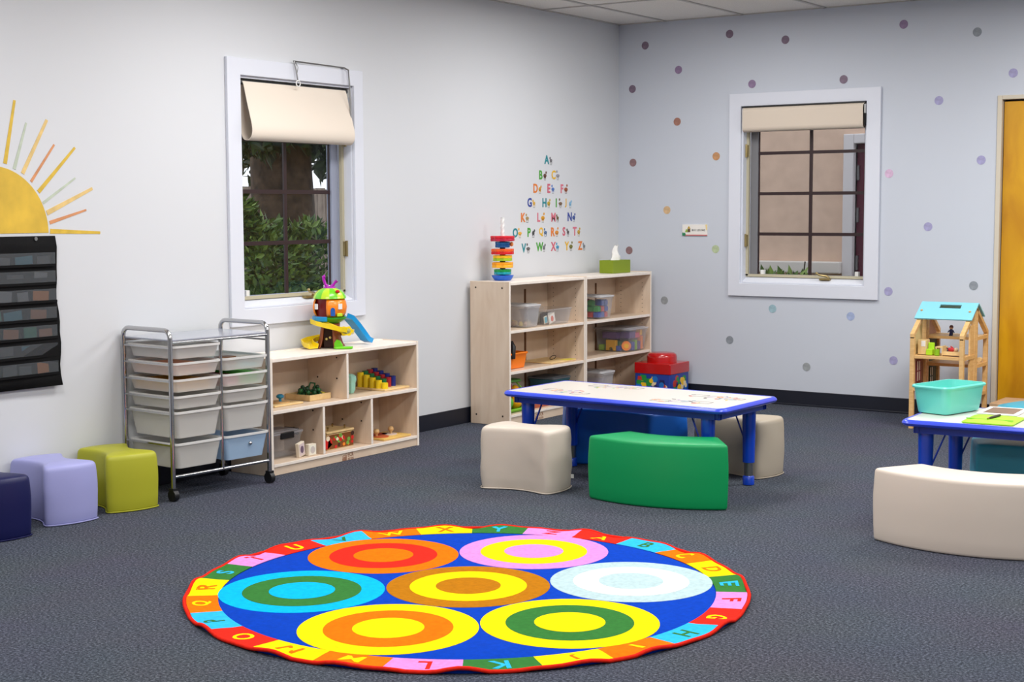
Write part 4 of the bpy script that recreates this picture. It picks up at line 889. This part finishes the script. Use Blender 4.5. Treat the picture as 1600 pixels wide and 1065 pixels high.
for k in range(26):
    y, z = -.09+.205*R.random(), .012+.06*R.random(); r = R.uniform(.007, .016); m.prism([(y+r*math.cos(a*PI/5), z+r*.9*math.sin(a*PI/5)) for a in range(10)], .0857, .0860+.00002*k, 'x', R.choice((1, 2, 3, 4, 5, 6, 1)))
m.prism([(-.095+.025*math.cos(a*PI/8), .035+.03*math.sin(a*PI/8)) for a in range(5, 20)]+[(-.06, .06), (-.055, .03)], .0857, .0864, 'x', 1)
m.build('fruit_picture', [mat('pic_brown', (120, 66, 16), .5), mat('pic_red', (200, 26, 20), .5), mat('pic_orange', (232, 130, 30), .5), mat('pic_yellow', (230, 190, 60), .5), mat('pic_green', (110, 160, 60), .5), mat('pic_cream', (238, 220, 190), .5), mat('pic_dark', (60, 30, 14), .5)], pb)
m = M().box(-.08, .08, -.1006, -.10, .004, .082); m.build('side_picture', mat('pic_brown', (120, 66, 16), .5), pb)
kp = thing('knob_puzzle', 'flat wooden puzzle with two ball knobs on the low shelf, lower right', 'puzzle', (.205, -3.02, ZB), 0)
M().box(-.09, .09, -.12, .13, 0, .011).build('board', mat('yellow_board', (224, 184, 100), .5, noise=.06, nscale=15), kp, bevel=.002)
for x, y, c in ((.02, -.06, (190, 90, 50)), (.0, .04, (214, 196, 186)), (-.04, .0, (180, 60, 40))):
    M().lathe([(.045, .011), (.045, .016), (.0001, .016)], (x, y, 0), 20).build('piece', mat('piece_%d' % c[1], c, .5), kp, smooth=40)
for x, y in ((.0, -.075), (.0, .055)): M().lathe([(.007, .016), (.007, .026), (.016, .034), (.018, .043), (.012, .055), (.0001, .058)], (x, y, 0), 14).build('knob', PINE, kp, smooth=60)
# ------------------------------------------------------------------ on and in the tall shelves
SZ = [.607, .346, .071]
st = thing('stacking_ring_toy', 'tower of coloured flower rings on a white twisted pole on the tall shelf', 'toy', (.135, -1.715, .912))
M().lathe([(.05, 0), (.056, .004), (.072, .03), (.072, .034), (.0001, .034)], (0, 0, 0), 28).build('base', mat('ring_blue', (14, 92, 200), .35), st, smooth=40)
m = M(); n = 12; zz = [.034+.004*i for i in range(94)]; V = []; F = []
for k, z in enumerate(zz):
    for i in range(n):
        a = 2*PI*i/n+z*60; r = .0115*(1+.16*math.cos(3*(2*PI*i/n))); V.append((r*math.cos(a), r*math.sin(a), z))
for k in range(len(zz)-1):
    for i in range(n): F.append((k*n+i, k*n+(i+1) % n, (k+1)*n+(i+1) % n, (k+1)*n+i))
F += [list(range(n))[::-1], [(len(zz)-1)*n+i for i in range(n)]]
m.add(V, F).build('twisted_pole', WHITEP, st, smooth=60)
RG = [((10, 150, 70), (20, 160, 170), .053, .038, .034), ((250, 160, 10), (250, 180, 40), .065, .082, .036), ((250, 196, 20), (160, 200, 30), .059, .126, .036), ((240, 90, 20), (214, 20, 24), .070, .168, .036), ((10, 110, 180), (10, 90, 160), .045, .212, .038), ((214, 16, 40), (190, 20, 60), .074, .253, .034)]
for i, (c, c2, r, z, h) in enumerate(RG):
    P = [(r*(1+.07*math.cos(8*a))*math.cos(a), r*(1+.07*math.cos(8*a))*math.sin(a)) for a in [2*PI*k/64 for k in range(64)]]
    rg = M().prism(P, z, z+h/2, m=1).prism(P, z+h/2, z+h, m=0).build('flower_ring', [mat('ring_%d' % i, c, .35), mat('ringb_%d' % i, c2, .35)], st, smooth=40, bevel=.003)
    M().cyl((0, 0, z-.008), .018, .008, 12).build('ring_hub', mat('hub_dark', (40, 34, 34), .5), rg, smooth=40)
M().lathe([(.0001, 0), (.010, .004), (.013, .015), (.010, .026), (.0001, .03)], (.035, .052, .218), 12).build('orange_bead', mat('ring_orange', (240, 150, 70), .4), st, smooth=60)
ti = thing('tissue_box', 'green tissue box on top of the corner shelf unit', 'tissue box', (.187, -.371, .912), -.05)
GB = mat('tissue_green', (126, 146, 14), .5)
M().box(-.058, .058, -.115, .115, 0, .092).build('box', GB, ti, bevel=.002)
m = M(); n = 14; V = []; F = []
for k in range(8):
    z = .090+k*.0150; r = (.034-.0030*k)
    for i in range(n): a = 2*PI*i/n; rr = r*(1+.35*math.sin(3*a+k*.5)); V.append((rr*math.cos(a)*.8+.004*math.sin(k), rr*math.sin(a)*1.1+.003*k, z+.006*math.sin(2*a+k)))
F = [(k*n+i, k*n+(i+1) % n, (k+1)*n+(i+1) % n, (k+1)*n+i) for k in range(7) for i in range(n)]+[[7*n+i for i in range(n)]]
plab(m.add(V, F).build('tissue', PAPER, ti, smooth=70), 'white tissue sheet')
# left unit, upper shelf
lidded_bin('frosted lidded bin with wooden pieces on the upper shelf, left tall unit', (.182, -1.607, SZ[0]), 0, .26, .175, .135, FROST, LIDW)
R = random.Random(3)
for k in range(9):
    c = [(226, 196, 130), (206, 160, 120), (230, 206, 90), (190, 160, 150)][k % 4]
    o = M().lathe([(.010, 0), (.016, .008), (.014, .02), (.008, .03), (.0001, .032)], (0, 0, 0), 10).build('wooden_peg', mat('peg_%d' % (k % 4), c, .5), smooth=50, loc=(.11+.06*(k % 3)+R.uniform(-.01, .01), -1.648+.04*(k//3)+R.uniform(-.006, .006), SZ[0]+.0072))
    tag(o, 'small wooden peg in the %s row, %s, inside the frosted lidded bin' % (('back', 'middle', 'front')[k % 3], ('left', 'centre', 'right')[k//3]), 'toy', 'wooden pegs in the frosted bin')
lidded_bin('clear open bin with picture cards on the upper shelf, left tall unit', (.19, -1.292, SZ[0]), 0, .24, .34, .105, CLEAR, None)
for k in range(10):
    o = M().box(-.001, .001, -.045, .045, 0, .065).build('picture_card', mat('pcard_%d' % (k % 4), [(92, 90, 88), (206, 200, 190), (120, 104, 90), (150, 148, 144)][k % 4], .35), loc=(.112+k*.013, -1.29+.06*math.sin(k*2.1), SZ[0]+.0085), rz=.1*math.sin(k*3))
    tag(o, 'picture card standing %s from the back inside the clear open bin' % ('first second third fourth fifth sixth seventh eighth ninth tenth'.split()[k]), 'card', 'picture cards in the clear bin')
picblock('white picture card with a red flower leaning in the clear open bin', (.266, -1.325, SZ[0]+.010), .0, .28, .004, .078, .06, ((240, 238, 234), (226, 110, 80)))
picblock('light blue card leaning beside the red flower card in the clear bin', (.266, -1.405, SZ[0]+.010), .0, .2, .004, .04, .05, ((140, 200, 214), (110, 180, 200)))
# left unit, middle shelf
cd = thing('craft_caddy', 'orange plastic caddy with a black handle on the middle tall shelf', 'caddy', (.175, -1.745, SZ[1]), 0)
OC = mat('caddy_orange', (250, 130, 14), .4)
open_bin(cd, .16, .22, .185, .25, .105, OC, .003, .015, .005, 'tub')
M().tube([(.096, -.055, .07), (.10, -.055, .15), (.085, -.05, .17), (.07, -.05, .15)], .016, 8).build('handle', BLACKP, cd, smooth=60)
bo = thing('wooden_board', 'flat wooden board with yellow corner lying on the middle tall shelf', 'puzzle', (.165, -1.215, SZ[1]), .0)
M().box(-.115, .125, -.16, .15, 0, .009).build('board', PLY, bo, bevel=.002)
M().box(.07, .125, .03, .15, .009, .0105).build('yellow_corner', mat('board_yellow', (222, 206, 70), .5), bo)
M().tube([(.02+.02*math.cos(a*PI/6), .02+.022*math.sin(a*PI/6), .012+.012*(1+math.sin(a*PI/6))) for a in range(12)], .0022, 6, closed=True).build('string_loop', BLACKP, bo, smooth=60)
# left unit, bottom
bk = thing('play_basket', 'lime green toy basket of red and yellow play pieces on the bottom shelf', 'basket', (.20, -1.78, SZ[2]), 0)
LB = mat('basket_lime', (120, 190, 40), .4)
open_bin(bk, .17, .21, .18, .22, .025, LB, .003, .02, .004, 'tub')
for y in (-.09, .09): M().tube([(-.07, y, .02), (-.06, y, .15), (0, y, .2), (.06, y, .15), (.07, y, .02)], .006, 8).build('hoop', LB, bk, smooth=60)
M().lathe([(.095, .195), (.1, .2), (.095, .208), (.0001, .21)], (0, 0, 0), 20).build('leafy_top', mat('basket_green', (66, 130, 40), .5), bk, smooth=50)
M().ball((.035, -.045, .165), .04, 1, 1, 1.0).build('red_ball', mat('ball_red', (156, 30, 40), .4), bk, smooth=60)
M().ball((.04, .05, .06), .045).ball((.05, .03, .14), .03).build('orange_ball', mat('ball_orange', (246, 170, 20), .4), bk, smooth=60)
M().ball((.045, -.05, .065), .042).build('green_ball', mat('ball_green', (96, 180, 50), .4), bk, smooth=60)
bs = thing('paper_box', 'flat red box with a white paper on it on the bottom tall shelf', 'box', (.20, -1.46, SZ[2]), 0)
M().box(-.08, .08, -.13, .10, 0, .055).build('box', mat('box_terracotta', (170, 84, 56), .6), bs, bevel=.002)
M().box(-.085, .085, -.12, .14, .056, .062).build('paper', PAPER, bs)
lidded_bin('teal lidded bin at the back of the bottom shelf, left tall unit', (.16, -1.20, SZ[2]), 0, .22, .22, .16, mat('bin_teal', (40, 92, 104), .5), mat('lid_grey', (100, 104, 110), .5), False, None)
# right unit
BLK = {'blue': (40, 72, 160), 'green': (52, 150, 74), 'red': (190, 44, 48), 'yellow': (244, 184, 20), 'orange': (246, 134, 20), 'purple': (96, 60, 130), 'lime': (140, 190, 30), 'pink': (230, 90, 110)}
lidded_bin('clear lidded bin of blue green and red bricks on the upper corner shelf', (.182, -.682, SZ[0]), 0, .27, .185, .148, CLEAR, LIDW)
R = random.Random(21)
def brick(c, loc, rz, sx, sy, sz, lab, grp):
    t = thing('toy_brick', lab, 'brick', loc, rz, grp)
    m = mat('brick_'+c, BLK[c], .4); M().box(-sx/2, sx/2, -sy/2, sy/2, 0, sz).build('body', m, t, bevel=.002)
    for x in (-sx/4, sx/4):
        for y in (-sy/4, sy/4): M().cyl((x, y, sz), min(sx, sy)*.14, .006, 10).build('stud', m, t)
k = 0
for iz in range(3):
    for iy in range(3):
        for ix in range(4):
            if iz == 2 and (ix+iy) % 3 == 0: continue
            c = ['blue', 'green', 'red', 'blue', 'yellow', 'green', 'blue', 'red', 'blue'][R.randrange(9)]
            brick(c, (.112+ix*.047+R.uniform(-.002, .002), -.728+iy*.046, SZ[0]+.0075+iz*.041), R.uniform(-.06, .06), .040, .040, .034, '%s toy brick in the %s layer, %s row, %s, of the brick bin' % (c, ('bottom', 'middle', 'top')[iz], ('back', 'second', 'third', 'front')[ix], ('left', 'centre', 'right')[iy]), 'bricks in the clear lidded bin')
lidded_bin('large clear lidded bin of foam blocks on the middle corner shelf', (.192, -.288, SZ[1]), 0, .30, .30, .158, CLEAR, LIDC)
fb = [('purple', .16, -.375, .085, .12, .05, .045, 'long purple foam slab on top at the left'), ('yellow', .175, -.395, .0, .08, .03, .075, 'yellow foam arch at the left side'), ('lime', .095, -.395, .0, .04, .03, .04, 'lime foam cube at the back left corner'),
 ('blue', .235, -.392, .0, .03, .035, .035, 'flat blue foam block under the purple slabs'), ('purple', .26, -.31, .088, .08, .08, .045, 'short purple foam slab on top at the front corner'), ('blue', .285, -.30, .0, .03, .04, .06, 'blue foam block right of the orange cylinder'),
 ('lime', .285, -.255, .0, .03, .025, .07, 'lime upright foam block at the front face'), ('purple', .285, -.215, .0, .03, .04, .06, 'purple foam block at the front face'), ('orange', .285, -.175, .0, .03, .03, .095, 'orange upright foam block at the right end'),
 ('pink', .26, -.225, .085, .06, .10, .035, 'pink flat foam block on top at the front'), ('yellow', .28, -.18, .10, .035, .03, .04, 'small yellow foam block on top at the right end'), ('green', .14, -.25, .0, .10, .12, .06, 'green foam block in the middle'), ('purple', .13, -.22, .065, .10, .12, .04, 'wide purple foam slab in the middle on top')]
for i, (c, x, y, z, sx, sy, hz, lab) in enumerate(fb):
    t = thing('foam_block', lab+' of the large bin', 'block', (x, y, SZ[1]+.0075+z), 0, 'foam blocks in the large clear bin')
    q = M()
    if i == 1: q.prism([(-.04, 0), (-.018, 0)]+[(-.018*math.cos(a*PI/6), .025*math.sin(a*PI/6)) for a in range(1, 6)]+[(.018, 0), (.04, 0), (.04, .075), (-.04, .075)], -.015, .015, 'y')
    else: q.box(-sx/2, sx/2, -sy/2, sy/2, 0, hz)
    q.build('block', mat('brick_'+c, BLK[c], .5), t, bevel=.002)
t = thing('foam_cylinder', 'orange foam wheel with a face-on spiral hub in the large clear bin', 'block', (.278, -.365, SZ[1]+.008), -.95)
M().cyl((-.02, 0, .035), .034, .04, 24, 0, 'x').build('body', mat('brick_orange', BLK['orange'], .5), t, smooth=40)
M().cyl((.02, 0, .035), .018, .002, 18, 0, 'x').build('hub', mat('brick_yellow', BLK['yellow'], .5), t, smooth=40)
lidded_bin('frosted lidded bin with purple contents on the lowest corner shelf', (.182, -.66, SZ[2]), 0, .26, .19, .15, FROST, LIDW)
o = M().box(-.08, .08, -.06, .06, 0, .10).build('fabric_bundle', mat('purple_fabric', (110, 70, 110), .8), bevel=.02, loc=(.182, -.66, SZ[2]+.0075), seg=3); tag(o, 'purple fabric bundle inside the lowest frosted bin', 'fabric')
# ------------------------------------------------------------------ red bucket
bu = thing('toy_bucket', 'red brick-shaped storage bucket with a coloured picture band in the room corner', 'bucket', (.487, -.212, 0), 0)
RED = mat('bucket_red', (186, 8, 12), .25, coat=.5)
M().prism(rrect(-.143, .143, -.143, .143, .010), .002, .2).build('body', mat('bucket_blue', (30, 60, 150), .4), bu, smooth=40)
M().prism(rrect(-.147, .147, -.147, .147, .010), .196, .272).build('lid', RED, bu, bevel=.004, smooth=40)
M().lathe([(.108, .272), (.108, .31), (.103, .328), (.088, .338), (.0001, .340)], (0, 0, 0), 36).build('knob', RED, bu, smooth=50)
R = random.Random(17)
BK = [mat('band_blue', (20, 110, 190), .4), mat('band_yellow', (238, 190, 30), .4), mat('band_green', (30, 140, 60), .4), mat('band_cream', (240, 214, 170), .4), mat('band_red', (190, 50, 40), .4), mat('band_navy', (24, 30, 90), .4)]
for (ax, sgn) in (('y', -1), ('x', 1)):
    m = M()
    for i in range(34):
        u, z = R.uniform(-.112, .112), R.uniform(.035, .165); r = R.uniform(.014, .030); a0, a1 = (sgn*.1431, sgn*(.1434+.00004*i))
        sh = R.random()
        P = [(u+r*math.cos(k*PI/6), z+r*math.sin(k*PI/6)) for k in range(12)] if sh < .55 else [(u-r, z-r*.7), (u+r, z-r*.7), (u+r*.7, z+r*.7), (u-r*.8, z+r*.8)]
        m.prism(P, min(a0, a1), max(a0, a1), ax, R.choice((0, 0, 1, 2, 3, 4, 5, 1)))
    m.build('picture_band', BK, bu)
# ------------------------------------------------------------------ cardboard box
cx = thing('cardboard_box', 'flat brown cardboard box on the floor beside the doll house', 'box', (3.2, -.36, 0), 0)
CBD = mat('cardboard', (190, 156, 120), .8, noise=.04, nscale=20)
M().box(-.27, .27, -.17, .17, .002, .178).build('box', CBD, cx, bevel=.003)
M().box(-.05, .05, -.13, -.10, .1785, .180).build('hand_hole', BLACKP, cx)
# ------------------------------------------------------------------ doll house
dh = thing('doll_house', 'tall open wooden doll house with a light blue roof beside the door', 'doll house', (2.468, -.651, 0))
DWd, MID, DEP = .335, .25, .5; ZE, ZR = .593, .765
sk = mat('roof_blue', (132, 206, 226), .4); PINED = wood('pine_dark', (190, 142, 84), (212, 166, 104), (2, 2, 9), .45, 8)
def half(y0, y1, zy0, zy1, floors, lab):
    """one half house: frame posts at y0 (outer) and y1 (ridge side)"""
    p = .027
    for x in (0, DWd-p):
        for (y, z) in ((y0, zy0), (y1, zy1)):
            ya, yb = (y, y+p) if y == min(y0, y1) else (y-p, y); M().box(x, x+p, ya, yb, 0, z-.02).build('post', PINE, dh, bevel=.002)
        s = p*1.1
        M().prism([(y0, zy0-s), (y1, zy1-s), (y1, zy1), (y0, zy0)], x, x+p, 'x').build('rafter', PINE, dh, bevel=.001)
        ya, yb = min(y0, y1)+p, max(y0, y1)-p
        for z in floors+[.0]: M().box(x, x+p, ya, yb, z, z+.022).build('side_rail', PINE, dh)
    for z in floors+[.0]:
        M().box(p, DWd-p, min(y0, y1)+.004, max(y0, y1)-.004, z+.002, z+.02).build('floor_board', PINE if z else PINED, dh, bevel=.001)
half(0, MID-.003, ZE, ZR, [.236, .438], 'f'); half(DEP, MID+.003, ZE, ZR, [.19, .372, .545], 'b')
wl = mat('house_pinkwall', (150, 110, 96), .7); wg = mat('house_greenwall', (96, 100, 84), .7); wy = mat('house_paperwall', (216, 196, 140), .7)
M().box(.006, .012, .022, MID-.025, .258, .438).build('side_wall', wl, dh)
M().prism([(.022, .46), (MID-.06, .46), (MID-.06, ZR-.07), (.022, ZE-.01)], .006, .012, 'x').build('side_wall', wy, dh)
M().box(.006, .012, MID+.028, DEP-.022, .212, .372).build('side_wall', wg, dh)
M().prism([(MID+.028, .394), (DEP-.022, .394), (DEP-.022, .545), (MID+.028, .545)], .006, .012, 'x').build('side_wall', wg, dh)
M().prism([(MID+.028, .567), (DEP-.03, .567), (MID+.028, ZR-.05)], .006, .012, 'x').build('side_wall', mat('house_roofwall', (196, 150, 130), .7), dh)
def hwin(y, z, c, h=.13, w=.07):
    f = M()
    for a in (0, .5, 1): f.box(.0122, .017, y+a*w-.003, y+a*w+.003, z, z+h).box(.0122, .017, y, y+w, z+a*h-.003, z+a*h+.003)
    o = f.build('window_frame', c, dh); M().box(.0122, .0145, y, y+w, z, z+h).build('window_pane', PAPER, o)
M().box(DWd-.014, DWd-.004, MID-.11, MID-.027, .02, ZR-.12).build('side_wall', PINE, dh)
hwin(.09, .285, mat('house_redframe', (140, 40, 60), .5)); hwin(.34, .235, mat('house_greenframe', (50, 64, 50), .5), .12, .06)
# roof panels (blue), front one with a slot handle
SL = (ZR-ZE)/MID
def rf(t, n): return None
def roof(sign, t0, t1, slot):
    a = Vector((0, MID, ZR+.008)); b = Vector((0, MID-sign*MID, ZE+.008)); d = b-a; nrm = Vector((0, -sign*SL, 1)).normalized()*.008
    def P(x, t): q = a+d*t; return Vector((x, q.y, q.z))
    m = M(); x0, x1 = -.012, DWd+.012
    hx0, hx1 = DWd*.34, DWd*.74; s0, s1 = t0+.08, t0+.20
    cells = [(x0, x1, t0, s0), (x0, hx0, s0, s1), (hx1, x1, s0, s1), (x0, x1, s1, t1)] if slot else [(x0, x1, t0, t1)]
    for (xa, xb, ta, tb) in cells:
        V = [P(xa, ta), P(xb, ta), P(xb, tb), P(xa, tb)]; V = V+[v+nrm for v in V]
        m.add(V, [(0, 1, 2, 3), (7, 6, 5, 4), (0, 4, 5, 1), (1, 5, 6, 2), (2, 6, 7, 3), (3, 7, 4, 0)])
    m.build('roof_panel', sk, dh)
    for x in (.012, DWd-.02):
        q = P(x, .30)+nrm; M().ball(tuple(q), .008).build('roof_peg', PINED, dh, smooth=60)
roof(1, 0.0, .56, True); roof(-1, 0.0, .5, False)
def hth(name, lab, cat, x, y, z): return thing(name, lab, cat, (2.468+x, -.651+y, z))
FZ = .461
t = hth('toy_cupboard', 'tiny wooden toy cupboard inside the upper room of the doll house', 'toy furniture', .05, .10, FZ)
M().box(-.022, .03, -.035, .035, 0, .09).build('body', PLY, t, bevel=.002); M().box(.0, .026, -.0365, -.035, .05, .085).build('door', PAPER, t)
t = hth('toy_chair', 'tiny lime green toy chair in the upper room of the doll house', 'toy furniture', .105, .07, FZ)
lmm = mat('toy_limepaint', (170, 218, 30), .5); M().box(-.02, .02, -.02, .02, .0, .035).build('seat', lmm, t, bevel=.002); M().box(-.02, .02, .02, .026, .0, .075).build('back', lmm, t, bevel=.002)
t = hth('toy_table', 'tiny wooden toy table in the upper room of the doll house', 'toy furniture', .16, .12, FZ)
M().box(-.03, .03, -.03, .03, .042, .05).build('top', PLY, t, bevel=.001)
for x in (-.025, .025):
    for y in (-.025, .025): M().box(x-.004, x+.004, y-.004, y+.004, 0, .042).build('leg', PLY, t)
t = hth('toy_stool', 'tiny green drum stool beside the toy table in the doll house', 'toy furniture', .155, .05, FZ)
M().cyl((0, 0, 0), .016, .038, 14).build('drum', mat('toy_limedark', (130, 180, 20), .5), t, smooth=40)
t = hth('toy_bed', 'tiny wooden toy bed in the upper room of the doll house', 'toy furniture', .24, .075, FZ)
M().box(-.05, .055, -.03, .03, .004, .026).build('base', PLY, t, bevel=.001); M().box(-.055, -.048, -.032, .032, 0, .06).build('headboard', PLY, t, bevel=.001); M().box(.055, .061, -.032, .032, 0, .05).build('footboard', PLY, t, bevel=.001)
def figure(name, lab, x, y, z, lie, body, hair):
    t = hth(name, lab, 'doll', x, y, z)
    if lie: t.rotation_euler = (0, PI/2, 0)
    M().lathe([(.008, 0), (.011, .004), (.012, .03), (.008, .04)], (0, 0, 0), 12).build('body', mat('doll_'+lab[:8], body, .6), t, smooth=60)
    M().ball((0, 0, .05), .012).build('head', mat('doll_skin', (226, 176, 140), .5), t, smooth=60)
    M().lathe([(.0128, .05), (.013, .056), (.008, .064), (.0001, .066)], (0, .001, 0), 12).build('hair', mat('doll_hair_%d' % hair[0], hair, .7), t, smooth=60)
    for s in (-1, 1): M().tube([(s*.011, 0, .034), (s*.02, -.004, .018)], .0035, 6).build('arm', mat('doll_'+lab[:8], body, .6), t)
    for s in (-1, 1): M().tube([(s*.005, 0, .002), (s*.006, -.014, -.0+.003)], .0045, 6).build('leg', mat('doll_trousers', (36, 40, 76), .6), t)
figure('toy_doll', 'tiny brown haired doll in dark blue on the attic floor of the doll house', .16, .30, .5665, False, (36, 40, 90), (88, 40, 34))
figure('toy_doll', 'tiny doll in red lying on the toy bed in the doll house', .215, .07, .4995, True, (190, 30, 40), (210, 190, 160))
t = hth('toy_rolls', 'two tiny cream rolls on the back floor of the doll house', 'toy', .31-.03, .42, .3925)
M().cyl((-.015, 0, .016), .016, .03, 14, 0, 'y').build('roll', PLY, t, smooth=40); M().cyl((.02, .0, .016), .016, .03, 14, 0, 'y').build('roll', PLY, t, smooth=40)
t = hth('toy_bench', 'tiny yellow toy bench in the bottom room of the doll house', 'toy furniture', .25, .36, .0205)
M().box(-.04, .04, -.03, .03, .05, .062).build('seat', mat('bench_yellow', (226, 190, 30), .5), t, bevel=.001)
for x in (-.034, .034): M().box(x-.005, x+.005, -.028, .028, 0, .05).build('leg', mat('bench_yellow', (226, 190, 30), .5), t)
